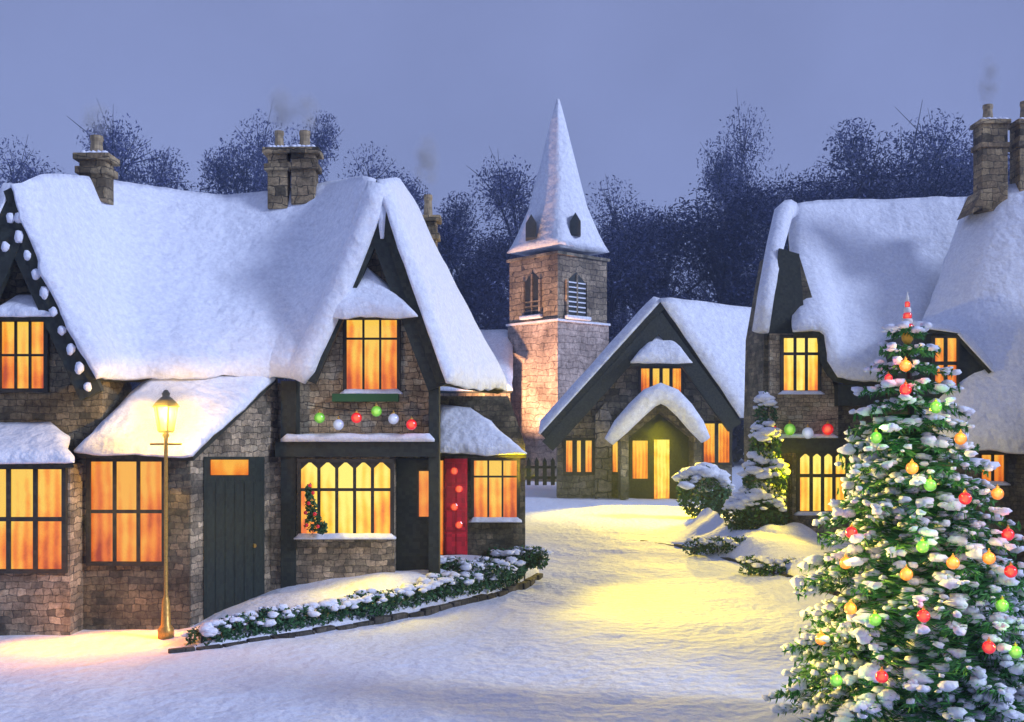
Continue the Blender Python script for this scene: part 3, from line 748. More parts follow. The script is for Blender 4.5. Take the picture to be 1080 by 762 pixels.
# unseen wing added beyond the right edge to shade the lane from the sun
x0, x1, y0, y1 = 11.4, 15.4, 9.5, 22.4; xm = (x0 + x1) / 2
mb = MB(); mb.prism([(x0, y0, -.1), (x1, y0, -.1), (x1, y0, 3.6), (xm, y0, 7.4), (x0, y0, 3.6)], (0, y1 - y0, 0)); mb.build('shade_wing', M['stone_dark'], RC)
for xe in (x0 - .35, x1 + .35):
    snow_roof(RC, [(xm, y0 - .3, 7.55), (xm, y1, 7.55)], [(xe, y0 - .3, 3.3), (xe, y1, 3.3)], 40, 18, .26, .16, .45, mat_='snow_mid', nz=.06, name='shade_wing_roof')
# dormer
mb = MB(); mb.prism([P(964, 425, 22.9), P(1040, 425, 22.9), P(1040, 392, 22.9), P(1008, 352, 22.9), P(964, 352, 22.9)], (0, 3.2, 0)); dm_ = mb.build('dormer', M['timber'], RC)
snow_roof(RC, [P(962, 345, 22.8), P(962, 345, 26)], [P(1013, 352, 22.8), P(1013, 352, 26)], 10, 10, .14, .08, .2, name='dormer_roof')
snow_roof(RC, [P(1010, 353, 22.8), P(1010, 353, 26)], [P(1046, 392, 22.8), P(1046, 392, 26)], 10, 10, .16, .08, .2, name='dormer_roof')
window(RC, 985, 357, 1008, 410, 22.88, 2, 2, 'orange2', bar=.08, edge=.05)
chimney(RC, 1031, 1058, 134, 225, 25.4, pots=(.4,), pot_h=.42, cap=.06)
chimney(RC, 1070, 1098, 134, 222, 25.4, pots=(.4,), pot_h=.5, cap=.06)
mb = MB(); mb.prism([P(1024, 226, 25.0), P(1036, 200, 25.0), P(1064, 196, 25.0), P(1052, 210, 25.0)], (0, .8, 0)); mb.build('chimney_flashing', M['brick'], RC)

# ------------------------------------------------------------------ STREET LAMP
LX, LY = (175 - HX) * 14.5 / F, 14.5
zl = P(175, 455, LY).z
SL = thing('street_lamp', 'glowing lantern on a slim brass coloured post before the lean-to', 'street lamp', (LX, LY, 0))
mb = MB(); mb.smooth = True
mb.lathe((LX, LY, 0), [(.11, 0), (.11, .12), (.07, .18), (.055, .5), (.04, .55), (.028, .6), (.026, zl - .1), (.05, zl - .06), (.03, zl - .02), (.07, zl)], 12); pole = mb.build('post', M['brass'], SL)
mb = MB(); mb.tube([(LX - .22, LY, zl - .18), (LX + .22, LY, zl - .18)], .014); mb.build('ladder_bar', M['iron'], SL)
m_g = bpy.data.materials.new('lantern_glass'); m_g.use_nodes = True; t_g = m_g.node_tree; t_g.nodes.remove(t_g.nodes['Principled BSDF'])
tr = nd(t_g, 'ShaderNodeBsdfTransparent'); tr.inputs[0].default_value = (1, .93, .75, 1)
em = nd(t_g, 'ShaderNodeEmission'); em.inputs[0].default_value = (1, .66, .14, 1); em.inputs[1].default_value = 1.1   # frosted glass lit from inside
ms = nd(t_g, 'ShaderNodeMixShader'); ms.inputs[0].default_value = .45
t_g.links.new(tr.outputs[0], ms.inputs[1]); t_g.links.new(em.outputs[0], ms.inputs[2]); t_g.links.new(ms.outputs[0], t_g.nodes['Material Output'].inputs[0])
mb = MB(); mb.lathe((LX, LY, zl), [(.10, 0), (.155, .33)], 6); gl = mb.build('glass', m_g, SL)
mb = MB(); mb.smooth = True; mb.lathe((LX, LY, zl), [(.012, .01), (.035, .06), (.03, .11), (.006, .17)], 10); mb.build('flame', make_glow('lantern_flame', [(0.1, (1, .62, .12)), (.5, (1, .80, .3)), (.9, (1, .95, .6))], 4.0, 0, 2), SL)
mb = MB()
for k in range(6):
    a = 2 * math.pi * k / 6
    mb.tube([(LX + .105 * math.cos(a), LY + .105 * math.sin(a), zl), (LX + .162 * math.cos(a), LY + .162 * math.sin(a), zl + .34)], .012, 5)
mb.lathe((LX, LY, zl + .335), [(.20, 0), (.16, .05), (.08, .13), (.05, .15), (.06, .19), (.02, .24)], 6); mb.lathe((LX, LY, zl - .02), [(.10, 0), (.115, .03)], 6)
mb.build('lantern_frame', M['iron'], SL)
LANTERN = Vector((LX, LY, zl + .25))

m_m = bpy.data.materials.new('lamp_halo_mist'); m_m.use_nodes = True; t_m = m_m.node_tree; t_m.nodes.clear()  # ball of mist added around the lantern to give it a halo
om = t_m.nodes.new('ShaderNodeOutputMaterial'); vm_ = t_m.nodes.new('ShaderNodeVolumePrincipled'); vm_.inputs['Color'].default_value = (1, .95, .8, 1)
tcm = t_m.nodes.new('ShaderNodeTexCoord'); sb_ = nd(t_m, 'ShaderNodeVectorMath', operation='SUBTRACT'); sb_.inputs[1].default_value = (.5, .5, .5); t_m.links.new(tcm.outputs['Generated'], sb_.inputs[0])
ln_ = nd(t_m, 'ShaderNodeVectorMath', operation='LENGTH'); t_m.links.new(sb_.outputs[0], ln_.inputs[0])
fm = nd(t_m, 'ShaderNodeMapRange', interpolation_type='SMOOTHSTEP'); fm.inputs[1].default_value = .1; fm.inputs[2].default_value = .5; fm.inputs[3].default_value = 1.1; fm.inputs[4].default_value = 0
t_m.links.new(ln_.outputs['Value'], fm.inputs[0]); t_m.links.new(fm.outputs[0], vm_.inputs['Density']); t_m.links.new(vm_.outputs[0], om.inputs['Volume'])
mb = MB(); mb.smooth = True; mb.lathe(LANTERN - Vector((0, 0, .62)), [(.02, 0)] + [(.62 * math.sin(math.pi * q / 14), .62 - .62 * math.cos(math.pi * q / 14)) for q in range(1, 14)] + [(.02, 1.24)], 24)
tag(mb.build('lamp_halo_mist', m_m), kind='stuff')

# ------------------------------------------------------------------ CHRISTMAS TREE
TX, TY = 3.78, 9.5
zt = P(957, 352, TY).z; apexX = P(957, 352, TY).x
CT = thing('christmas_tree', 'tall snowy Christmas tree hung with coloured bulbs in the right foreground', 'tree', (TX, TY, 0))
def ct_axis(z): return Vector((TX + (apexX - TX) * z / zt, TY, z))
def ct_r(z):
    t = max(0, min(1, 1 - (z - .25) / (zt - .25))); return .06 + 1.29 * t ** .75
rt = random.Random(21)
mb = MB(); mb.tube([(TX, TY, -.05), ct_axis(1.5), ct_axis(zt)], [.11, .07, .015], 8); mb.build('trunk', M['bark'], CT)
nb, sb = MB(), MB(); sb.smooth = True
tiers = 22
for ti in range(tiers):
    t = ti / (tiers - 1); z0 = .42 + (zt - .50) * (1 - (1 - t) ** 1.0)
    r = ct_r(z0 - .05) * rt.uniform(.96, 1.06); nbr = int(6 + 13 * r)
    for k in range(nbr):
        a = 2 * math.pi * (k + rt.uniform(-.35, .35)) / nbr + ti * 1.7
        ln = r * rt.uniform(.78, 1.1); droop = rt.uniform(.22, .42) * ln; base = ct_axis(z0 + .12)
        m = max(4, int(ln / .075)); dirv = Vector((math.cos(a), math.sin(a), 0)); sidev = Vector((-dirv.y, dirv.x, 0))
        pts = [base + dirv * (ln * q / m) + Vector((0, 0, -droop * (q / m) ** 1.3 + .06 * (q / m) ** 4)) for q in range(m + 1)]
        for q in range(1, m + 1):
            p = pts[q]; w = (.05 + .17 * min(1, r) * math.sin(math.pi * min(1, .25 + q / m * .75)) ** .8) * (1.0 if q < m else .5)
            for s in (-1, 1):
                for tw_ in range(8):
                    tip = p + sidev * s * w * rt.uniform(.7, 1.2) + dirv * w * rt.uniform(.1, .8) + Vector((0, 0, rt.uniform(-.09, .03)))
                    dv = tip - p; wd = dv.orthogonal().normalized() * rt.uniform(.004, .010)
                    th = rt.uniform(0, 6.28); wd = (wd * math.cos(th) + dv.normalized().cross(wd) * math.sin(th))
                    mid = p.lerp(tip, .5); b = len(nb.v)
                    nb.v += [p, mid + wd, tip, mid - wd]; nb.f.append((b, b + 1, b + 2, b + 3))
            nb.leaf(p + Vector((0, 0, -.02)), .05, .02, rt)
            if q >= m * .3:
                for _ in range(rt.choice((0, 1, 1, 2, 3))):
                    c = p + sidev * rt.uniform(-.8, .8) * w + dirv * rt.uniform(-.03, .05) + Vector((0, 0, rt.uniform(-.02, .03))); sr = (rt.uniform(.018, .05) if rt.random() < .86 else rt.uniform(.05, .072)) * (.7 + .3 * min(1, r))
                    sb.blob(c, sr * rt.uniform(1, 1.5), sr * rt.uniform(1, 1.5), sr * .7, 6, 4, .35, rt)
nb.build('foliage', M['needle'], CT); sb.build('snow', M['snow'], CT)
# finial at the tip
TF = thing('tree_topper', 'red and white finial with gold base on the tip of the Christmas tree', 'tree topper', ct_axis(zt))
o = ct_axis(zt)
mb = MB(); mb.smooth = True; mb.lathe(o, [(.02, -.10), (.05, -.06), (.055, 0), (.03, .03)], 12); mb.build('base', M['yellow_paint'], TF)
for k in range(5):
    mb = MB(); mb.smooth = True; z = .03 + k * .052; r = .056 - k * .008
    mb.lathe(o, [(r * .8, z), (r, z + .012), (r, z + .04), (r * .8, z + .052)], 12)
    mb.build('band', M['red_bulb' if k % 2 == 0 else 'white_paint'], TF)
mb = MB(); mb.smooth = True; mb.lathe(o, [(.02, .29), (.012, .34), (.002, .38)], 8); mb.build('tip', M['white_paint'], TF)

# baubles: one globe with its cap, copied
def make_bauble(kind, r):
    t = thing('bauble', 'x', 'bauble', (0, 0, 0))
    mb = MB(); mb.smooth = True
    mb.lathe((0, 0, 0), [(.02 * r, -r)] + [(r * math.sin(math.pi * q / 10), -r * math.cos(math.pi * q / 10)) for q in range(1, 10)] + [(.02 * r, r)], 14); mb.build('globe', M[kind + '_bulb'], t)
    mb = MB(); mb.lathe((0, 0, 0), [(r * .28, r * .93), (r * .28, r * 1.22), (r * .1, r * 1.26), (r * .08, r * 1.55)], 8); mb.build('cap', M['brass'], t)
    return t
PROTO = {}
def bauble(kind, loc, label, group, r):
    key = kind
    if key not in PROTO: t = PROTO[key] = make_bauble(kind, 1.0)
    else:
        p = PROTO[key]; t = p.copy(); COL.objects.link(t)
        for ch in list(p.children): c = ch.copy(); COL.objects.link(c); c.parent = t
    t.location = loc; t.scale = (r, r, r); t['label'] = label; t['group'] = group
    return t
TB = [
 ('red', 955, 411, 'red bauble near the tree top, just below the highest amber one'), ('red', 898, 562, 'red bauble on the left edge of the tree beside the lit bay window'),
 ('red', 1018, 526, 'red bauble right of centre at half height on the Christmas tree'), ('red', 1063, 564, 'upper of two red baubles near the right edge of the photo'),
 ('red', 974, 650, 'red bauble low in the middle of the Christmas tree'), ('red', 930, 714, 'lowest red bauble, near the bottom branches of the tree'),
 ('red', 1043, 683, 'red bauble low on the right, beside the lowest right green one'), ('red', 1066, 603, 'lower of two red baubles near the right edge of the photo'),
 ('red', 937, 399, 'small red bauble highest on the left side of the tree'),
 ('amber', 955, 386, 'amber bauble highest on the tree, under the finial'), ('amber', 962, 494, 'amber bauble in the middle of the upper tree, left of a green one'),
 ('amber', 1013, 463, 'amber bauble on the right side of the upper tree'), ('amber', 1052, 521, 'amber bauble on the right tree edge before the lit wing window'),
 ('amber', 1005, 594, 'left one of the amber pair side by side right of centre'), ('amber', 1043, 589, 'right one of the amber pair side by side right of centre'),
 ('amber', 956, 606, 'amber bauble in the tree middle below a green one'), ('amber', 892, 594, 'amber bauble on the left edge just below a red one'),
 ('amber', 897, 642, 'amber bauble on the left side left of a low green one'), ('amber', 859, 679, 'amber bauble furthest left on the Christmas tree'),
 ('green', 924, 462, 'green bauble on the left side of the upper tree'), ('green', 987, 430, 'highest green bauble, right of the tree axis'),
 ('green', 981, 512, 'green bauble in the middle of the tree at half height'), ('green', 973, 577, 'green bauble in the tree middle above an amber one'),
 ('green', 923, 654, 'green bauble on the lower left side of the tree'), ('green', 882, 718, 'lowest left green bauble above the snowy ground'),
 ('green', 1057, 639, 'green bauble on the right side between two red ones'), ('green', 1071, 688, 'green bauble at the lower right edge of the photo'),
]
tree_lights = []
for kind, px, py, label in TB:
    Y = TY - .6
    for _ in range(6):
        p = P(px, py, Y); ax = ct_axis(p.z); rr = ct_r(p.z) * 1.0 + .04; dx = p.x - ax.x
        Y = TY - math.sqrt(max(.01, rr * rr - dx * dx))
    q_ = P(px, py, Y)
    if abs(q_.x - ct_axis(q_.z).x) > ct_r(q_.z) * .93: q_.x = ct_axis(q_.z).x + math.copysign(ct_r(q_.z) * .93, q_.x - ct_axis(q_.z).x); q_.y = TY - ct_r(q_.z) * .38
    r = .053 if 'small' not in label else .036
    bauble(kind, q_, label, 'baubles on the Christmas tree', r); tree_lights.append((kind, q_))
LBs = [('green', 337, 441, 'leftmost green bauble on the snowy ledge of the left cottage'), ('silver', 357, 448, 'silver bauble between the left green and red ones on the left ledge'),
      ('red', 376, 441, 'red bauble in the middle of the left cottage ledge'), ('green', 397, 434, 'raised green bauble right of the middle red one on the left ledge'),
      ('silver', 415, 442, 'silver bauble beside the rightmost red one on the left ledge'), ('red', 434, 448, 'rightmost red bauble on the snowy ledge of the left cottage')]
for kind, px, py, label in LBs: bauble(kind, P(px, py, 17.0), label, 'baubles along the left cottage ledge', .09)
for kind, px, py, label in (('red', 813, 453, 'leftmost red bauble above the right cottage bay window'), ('green', 833, 453, 'green bauble above the right cottage bay window'),
      ('silver', 852, 457, 'silver bauble above the right cottage bay window'), ('red', 873, 453, 'right red bauble above the right cottage bay window')):
    bauble(kind, P(px, py, 24.6), label, 'baubles along the right cottage ledge', .14)
# the wire each row hangs on
for nm, A, B, Y, lab in (('wire', (322, 433), (450, 438), 17.0, 'thin dark wire carrying baubles across the left cottage front'), ('wire', (798, 446), (890, 446), 24.6, 'thin dark wire carrying baubles across the right cottage front')):
    mb = MB(); pts = [P(A[0] + (B[0] - A[0]) * t / 10, A[1] + (B[1] - A[1]) * t / 10 - 6 + 5 * math.sin(math.pi * t / 10), Y + .03) for t in range(11)]
    mb.tube(pts, .008, 5); tag(mb.build(nm, M['iron']), lab, 'wire')

# ------------------------------------------------------------------ hedges, bushes
def leafy(name, label, cat, blobs, n, size, snow=.0, seed=1, group=None, m='hedge', loc=None, snow_r=.09, snow_m='snow'):
    rg = random.Random(seed); c0 = loc or blobs[0][0]
    t = thing(name, label, cat, (c0[0], c0[1], 0), group)
    lf, sn, st = MB(), MB(), MB(); sn.smooth = True
    vol = sum(b[1] * b[2] * b[3] for b in blobs)
    for c, rx, ry, rz in blobs:
        c = Vector(c)
        for _ in range(max(20, int(n * rx * ry * rz / vol))):
            v = Vector((rg.gauss(0, 1), rg.gauss(0, 1), rg.gauss(0, 1))).normalized() * rg.uniform(.5, 1.08) ** .5
            p = c + Vector((v.x * rx, v.y * ry, v.z * rz))
            if p.z > .02: lf.leaf(p, size * rg.uniform(.6, 1.3), size * .5 * rg.uniform(.6, 1.2), rg)
        for _ in range(int(snow * max(3, rx * ry / (snow_r ** 2) * 1.2))):
            a = rg.uniform(0, 6.28); q = math.sqrt(rg.random()) * .95
            p = c + Vector((q * math.cos(a) * rx, q * math.sin(a) * ry, rz * math.sqrt(max(0, 1 - q * q)) * rg.uniform(.8, 1.02)))
            s = snow_r * rg.choice((.45, .6, .8, 1.0, 1.5)) * rg.uniform(.8, 1.2); sn.blob(p, s * 1.3, s * 1.2, s * .6, 7, 4, .25, rg)
        st.tube([(c.x, c.y, c.z - rz * .5 - .06), (c.x + rg.uniform(-.05, .05), c.y, c.z + rz * .4)], [.03, .012], 6)
    st.build('stem', M['bark'], t); lf.build('foliage', M[m], t)
    if sn.v: sn.build('snow', M[snow_m], t)
    return t
# the low hedge along the left kerb
hp = resample(lline[7:53], 44); bl = []
for i, p in enumerate(hp):
    q = Vector((p.x, p.y + .22, 0)); q.z = verge_z(lverge, q.x, q.y) + .05
    w = .62 + .6 * abs(noise.noise(Vector((i * .9, 2, 0))))
    bl.append((q, .24, .2 * w, .27 * w))
leafy('low_hedge', 'low dark green hedge dusted with snow along the left kerb', 'hedge', bl, 11000, .042, .85, 3, 'hedges along the verges', snow_r=.05)
def clump(px, py, w, h, v, lab, seed, snow=.5):
    p = G(px, py, .3); z = verge_z(v, p.x, p.y); s = p.y / F
    b = []
    rg = random.Random(seed)
    for k in range(6):
        x = (k / 5 - .5) * w * s; b.append((Vector((p.x + x, p.y + rg.uniform(-.2, .2), z + h * s * .25)), w * s * .2, .22, h * s * rg.uniform(.4, .7)))
    leafy('snowy_shrub', lab, 'shrub', b, 1300, .05, snow, seed, 'shrubs on the verges', snow_r=.055)
clump(486, 612, 80, 22, lverge, 'wide low green shrub in the snow below the red door', 5)
clump(545, 600, 48, 18, lverge, 'small green shrub at the tip of the left snow verge', 6)
clump(764, 574, 64, 20, rverge, 'left one of two green shrubs on the snow before the right cottage', 7)
clump(820, 590, 60, 22, rverge, 'green shrub under the bay window of the right cottage', 8)
# round snowed-up bush beside the far cottage
c = P(741, 519, 34.0); bl = [(Vector((c.x, 34, .85)), .85, .8, .85), (Vector((c.x + .45, 34.1, .75)), .5, .5, .7)]
leafy('round_bush', 'round bush heaped with snow beside the far cottage porch', 'bush', bl, 1800, .10, 3.2, 9, snow_r=.17, snow_m='snow_far')
dg = MB(); dg.smooth = True; nd_ = 40; mm = 14
for k in range(mm):
    for q in range(nd_):
        a = 2 * math.pi * q / nd_; f = k / (mm - 1); x = 6.05 + 1.9 * f * math.cos(a); y = 24.2 + 1.15 * f * math.sin(a)
        h = .62 * (1 - f ** 2) ** 1.1 * (1 + .5 * noise.noise(Vector((x * 1.1, y * 1.1, 1)))) - .1 * f + .07 * noise.noise(Vector((x * 2.6, y * 2.6, 4)))
        dg.v.append(Vector((x, y, h + .1)))
for k in range(mm - 1):
    for q in range(nd_): dg.f.append((k * nd_ + q, k * nd_ + (q + 1) % nd_, (k + 1) * nd_ + (q + 1) % nd_, (k + 1) * nd_ + q))
tag(dg.build('snow_drift', M['snow_mid']), kind='structure')
# evergreen leaning on the left end of the right cottage
c = P(800, 500, 24.5)
bl = [(Vector((c.x + .05, 24.5, .8)), .62, .5, .8), (Vector((c.x + .15, 24.5, 1.6)), .5, .42, .8), (Vector((c.x + .15, 24.5, 2.4)), .36, .36, .75), (Vector((c.x - .4, 24.6, .9)), .4, .35, .45), (Vector((c.x + .2, 24.6, 3.25)), .25, .25, .5)]
leafy('evergreen_shrub', 'tall evergreen with yellow lit snow at the end of the right cottage', 'shrub', bl, 5200, .07, 2.6, 10, snow_r=.10, snow_m='snow_mid')
# little decorated holly on the shop window sill
c = P(330, 560, 16.95)
HB = [(Vector((c.x, c.y, c.z + .12)), .16, .1, .2), (Vector((c.x - .03, c.y, c.z + .38)), .11, .08, .2), (Vector((c.x - .06, c.y, c.z + .62)), .06, .05, .16), (Vector((c.x + .16, c.y, c.z + .04)), .1, .08, .1)]
rg = random.Random(4); hs = thing('holly_spray', 'green holly spray with red berries on the left cottage window sill', 'holly', c)
lf, be = MB(), MB()
for cc_, rx, ry, rz in HB:
    for _ in range(120):
        v = Vector((rg.gauss(0, 1), rg.gauss(0, 1), rg.gauss(0, 1))).normalized() * rg.uniform(.4, 1)
        lf.leaf(cc_ + Vector((v.x * rx, v.y * ry, v.z * rz)), .045, .02, rg)
for q in ((-.08, .1), (.05, .28), (-.05, .45), (.02, .62), (-.1, .3), (.1, .08), (-.03, .74)): be.blob((c.x + q[0], c.y - .1, c.z + q[1]), .032, .032, .032, jit=.03)
lf.build('leaves', M['hedge'], hs); be.smooth = True; be.build('berries', M['red'], hs)

# ------------------------------------------------------------------ the wood behind
def tree_proto(seed, n, kind):
    rg = random.Random(seed); t = thing('winter_tree', 'x', 'tree', (0, 0, 0), 'trees behind the village')
    tk, cr = MB(), MB()
    tk.tube([(0, 0, -.3), (.1, 0, 4), (rg.uniform(-.4, .4), .2, 9), (0, 0, 15)], [.45, .34, .22, .05], 8)
    lobes = []
    for k in range(19):
        z = rg.uniform(3.5, 17); w = 5.0 * math.sin(math.pi * min(1, max(.12, (z - 2.5) / 17))) ** .7
        a = rg.uniform(0, 6.28); q = rg.uniform(.2, .95) * w
        lobes.append((Vector((q * math.cos(a), q * math.sin(a), z)), rg.uniform(1.3, 2.6)))
    for c, r in lobes:
        tk.tube([(0, 0, max(2.5, c.z - 4)), Vector((c.x * .5, c.y * .5, c.z - 1.6)), c], [.16, .1, .03], 5, cap=False)
        for _ in range(14):
            e = c + Vector((rg.gauss(0, .5), rg.gauss(0, .5), rg.gauss(.15, .45))) * r; o_ = Vector((c.x * .7, c.y * .7, c.z - 1.0)).lerp(c, rg.random())
            tk.tube([o_, o_.lerp(e, .5) + Vector((0, 0, rg.uniform(-.1, .25))), e], [.045, .03, .012], 3, cap=False)
        for _ in range(int(n / 19)):
            v = Vector((rg.gauss(0, 1), rg.gauss(0, 1), rg.gauss(0, 1))) * .46
            if v.length > 1.05: v *= rg.uniform(.6, 1.05) / v.length
            cr.leaf(c + v * r, rg.uniform(.07, .17), rg.uniform(.03, .06), rg)
    tk.build('trunk', M['bark_far'], t); cr.build('crown', M[kind], t)
    return t
TP = [tree_proto(31, 26000, 'wood'), tree_proto(32, 26000, 'wood'), tree_proto(33, 20000, 'wood_hazed'), tree_proto(34, 20000, 'wood_hazed')]
used = set()
def tree(px, top, Y, k, label, wide=1.0, rot=None):
    p = TP[k]
    if k not in used: t = p; used.add(k)
    else:
        t = p.copy(); COL.objects.link(t)
        for ch in list(p.children): c = ch.copy(); COL.objects.link(c); c.parent = t
    h = EYE - (top - HY) * Y / F; s = h / 18.6
    t.location = ((px - HX) * Y / F, Y, 0); t.scale = (s * wide, s * wide, s); t.rotation_euler = (0, 0, rot if rot is not None else rnd.uniform(0, 6.28)); t['label'] = label
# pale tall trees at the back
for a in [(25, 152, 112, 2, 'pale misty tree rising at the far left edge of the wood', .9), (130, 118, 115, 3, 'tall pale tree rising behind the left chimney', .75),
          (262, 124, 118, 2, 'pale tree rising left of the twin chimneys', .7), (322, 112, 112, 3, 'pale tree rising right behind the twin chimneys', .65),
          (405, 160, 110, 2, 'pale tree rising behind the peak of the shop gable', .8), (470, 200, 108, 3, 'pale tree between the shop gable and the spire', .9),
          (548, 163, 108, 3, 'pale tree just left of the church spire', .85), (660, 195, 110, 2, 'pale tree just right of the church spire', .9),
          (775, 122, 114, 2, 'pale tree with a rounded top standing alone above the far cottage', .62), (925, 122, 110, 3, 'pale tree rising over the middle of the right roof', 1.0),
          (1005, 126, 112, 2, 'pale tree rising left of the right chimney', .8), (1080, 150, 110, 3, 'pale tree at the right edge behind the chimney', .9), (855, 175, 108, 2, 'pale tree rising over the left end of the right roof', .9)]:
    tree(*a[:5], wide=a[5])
for a in [(-20, 207, 80, 0, 'dark tree at the left photo edge behind the left gable', 1.3), (60, 200, 86, 1, 'dark tree between left gable peak and left chimney', 1.2),
          (150, 210, 84, 0, 'dark tree right of the left chimney', 1.2), (215, 200, 82, 1, 'dark tree over the sag of the left roof', 1.2), (280, 212, 84, 1, 'dark tree behind the twin chimneys', 1.1),
          (360, 202, 86, 0, 'dark tree behind the rising end of the left roof', 1.2), (430, 232, 82, 1, 'dark tree behind the side chimney of the left cottage', 1.2), (495, 242, 80, 0, 'dark tree filling the gap left of the church tower', 1.35),
          (560, 237, 84, 1, 'dark tree directly behind the church spire', 1.2), (640, 237, 80, 0, 'dark tree filling the gap right of the church tower', 1.35), (700, 222, 82, 1, 'dark tree behind the far cottage gable', 1.3),
          (765, 187, 80, 0, 'dark tree behind the far cottage roof', 1.3), (830, 192, 82, 1, 'dark tree at the left end of the right roof', 1.2), (900, 167, 84, 0, 'dark tree above the left half of the right roof', 1.2),
          (975, 172, 82, 1, 'dark tree above the right half of the right roof', 1.2), (1050, 180, 84, 0, 'dark tree behind the right chimney', 1.2), (1110, 182, 84, 1, 'dark tree beyond the right edge behind the chimneys', 1.2)]:
    tree(*a[:5], wide=a[5])
# undergrowth that closes the wood
mb = MB(); rg = random.Random(99)
for _ in range(11000):
    x = rg.uniform(-60, 60); y = rg.uniform(86, 98); z = abs(rg.gauss(0, 1)) * 5.5
    if z < 17: mb.leaf(Vector((x, y, z + .1)), rg.uniform(.3, .75), rg.uniform(.2, .45), rg)
tag(mb.build('woodland', M['wood']), kind='stuff')

# ------------------------------------------------------------------ lamps: lantern, lit rooms shining out, tree bulbs, assumed church flood
WARM, GOLD = (1, .50, .12), (1, .71, .0)
lamp('lantern_light', 'POINT', LANTERN, 320, (1, .60, .05), shadow_soft_size=.04)
lamp('bay_window_light', 'AREA', P(20, 570, 14.45), 30, (1, .33, .0), shape='RECTANGLE', size=1.2, size_y=.6, spread=R(80), aim=P(75, 676, 14.0))
lamp('lean_to_window_light', 'AREA', P(135, 575, 14.9), 30, (1, .33, .0), shape='RECTANGLE', size=.9, size_y=.6, spread=R(80), aim=P(140, 674, 14.45))
lamp('shop_window_light', 'AREA', P(366, 535, 16.8), 14, GOLD, shape='RECTANGLE', size=1.2, size_y=.8, spread=R(90), aim=P(400, 622, 16.2))
lamp('bay_window_beam', 'SPOT', P(40, 545, 14.4), 13000, (1, .70, .12), spot_size=R(15), spot_blend=.6, shadow_soft_size=.3, aim=(3.6, 9.4, 1.55))  # extra spot added at the lit window to brighten the tree's left side
lamp('shop_window_beam', 'SPOT', P(400, 500, 16.8), 5000, (1, .72, .12), spot_size=R(19), spot_blend=.6, shadow_soft_size=.3, aim=(3.5, 9.3, 1.55))  # second added spot aimed at the tree, from the shop window
lamp('aisle_window_beam', 'SPOT', P(538, 490, 19.0), 1150, GOLD, spot_size=R(66), spot_blend=1.0, shadow_soft_size=.3, aim=(3.6, 13.6, .2))  # extra spot added here to carry the warm pool to the tree
lamp('aisle_window_light', 'SPOT', P(522, 492, 19.0), 1800, GOLD, spot_size=R(122), spot_blend=1.0, shadow_soft_size=.25, aim=(6.0, 17.2, 2.2))
lamp('porch_light', 'SPOT', P(697, 450, 42.2), 16000, GOLD, spot_size=R(56), spot_blend=.7, shadow_soft_size=.4, aim=(4.4, 35.6, 0))
lamp('cottage_bay_light', 'SPOT', P(866, 490, 24.4), 1300, GOLD, spot_size=R(110), spot_blend=1.0, shadow_soft_size=.3, aim=(.5, 19.4, 1.6))
TINT = {'red': (1, .12, .06), 'amber': (1, .6, .15), 'green': (.45, 1, .15)}
for kind, q in tree_lights:
    lamp(kind + '_bulb_light', 'POINT', q + Vector((0, -.10, .09)), .5 if kind == 'red' else 1.1, TINT[kind], shadow_soft_size=.03)
lamp('assumed_church_flood', 'SPOT', (-2.0, 53.2, .4), 11000, (1, .53, .27), spot_size=R(60), spot_blend=.6, aim=(1.0, 58.6, 7.0), shadow_soft_size=.2)  # assumed spot without a fixture, added to warm the tower's left face

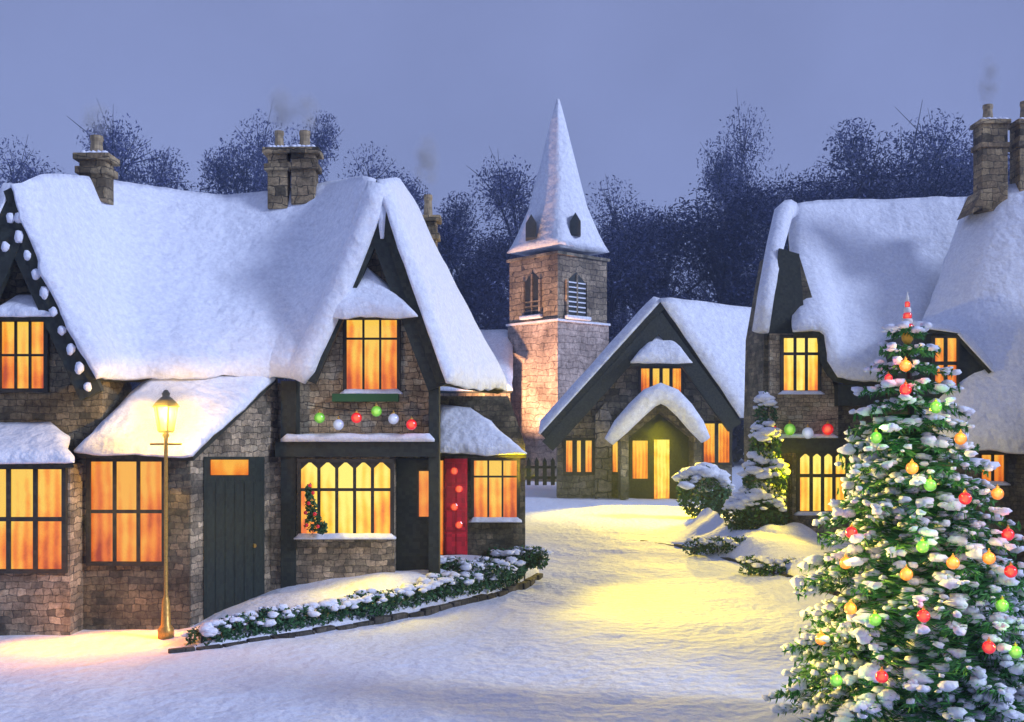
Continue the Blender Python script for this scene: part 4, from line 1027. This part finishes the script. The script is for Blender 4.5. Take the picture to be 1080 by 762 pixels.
m_s = bpy.data.materials.new('smoke'); m_s.use_nodes = True; t_s = m_s.node_tree; t_s.nodes.clear()
os_ = t_s.nodes.new('ShaderNodeOutputMaterial'); vs = t_s.nodes.new('ShaderNodeVolumePrincipled'); vs.inputs['Color'].default_value = (1, 1, 1, 1); vs.inputs['Anisotropy'].default_value = -.3
tc = t_s.nodes.new('ShaderNodeTexCoord')
vm = nd(t_s, 'ShaderNodeVectorMath', operation='SUBTRACT'); vm.inputs[1].default_value = (.5, .5, .5); t_s.links.new(tc.outputs['Generated'], vm.inputs[0])
vl = nd(t_s, 'ShaderNodeVectorMath', operation='LENGTH'); t_s.links.new(vm.outputs[0], vl.inputs[0])
fr_ = nd(t_s, 'ShaderNodeMapRange', interpolation_type='SMOOTHSTEP'); fr_.inputs[1].default_value = .06; fr_.inputs[2].default_value = .48; fr_.inputs[3].default_value = 1.0; fr_.inputs[4].default_value = 0.0
t_s.links.new(vl.outputs[1 if len(vl.outputs) > 1 else 0], fr_.inputs[0])
nz_ = nd(t_s, 'ShaderNodeTexNoise'); nz_.inputs['Scale'].default_value = 3.2; nz_.inputs['Detail'].default_value = 3; t_s.links.new(tc.outputs['Object'], nz_.inputs['Vector'])
nr_ = nd(t_s, 'ShaderNodeMapRange'); nr_.inputs[1].default_value = .38; nr_.inputs[2].default_value = .62; nr_.inputs[3].default_value = .3; nr_.inputs[4].default_value = 4.0; t_s.links.new(nz_.outputs[0], nr_.inputs[0])
mu_ = nd(t_s, 'ShaderNodeMath', operation='MULTIPLY'); t_s.links.new(fr_.outputs[0], mu_.inputs[0]); t_s.links.new(nr_.outputs[0], mu_.inputs[1])
t_s.links.new(mu_.outputs[0], vs.inputs['Density']); t_s.links.new(vs.outputs[0], os_.inputs['Volume'])
for px, y0, y1, Y in ((101, 152, 100, 17.6), (296, 148, 84, 18.9), (322, 148, 90, 18.9), (450, 214, 130, 20.2), (1042, 122, 50, 25.4)):
    a, b = P(px, y0, Y), P(px + 4, y1, Y); h = b.z - a.z
    mb = MB(); mb.smooth = True; mb.lathe(a, [(.02, 0)] + [(.34 * math.sin(math.pi * q / 10) ** .8, h * q / 10) for q in range(1, 10)] + [(.02, h)], 14)
    tag(mb.build('smoke', m_s), kind='stuff')

# ------------------------------------------------------------------ the cold air the wood fades into
m_h = bpy.data.materials.new('cold_air'); m_h.use_nodes = True; t_h = m_h.node_tree; t_h.nodes.clear()
oh = t_h.nodes.new('ShaderNodeOutputMaterial'); vh = t_h.nodes.new('ShaderNodeVolumePrincipled')
vh.inputs['Color'].default_value = (.50, .64, 1, 1); vh.inputs['Density'].default_value = .0017; vh.inputs['Anisotropy'].default_value = .2
t_h.links.new(vh.outputs[0], oh.inputs['Volume'])
mb = MB(); mb.box((-480, -55, -1.5), (960, 0, 0), (0, 940, 0), (0, 0, 42)); tag(mb.build('haze', m_h), kind='stuff')
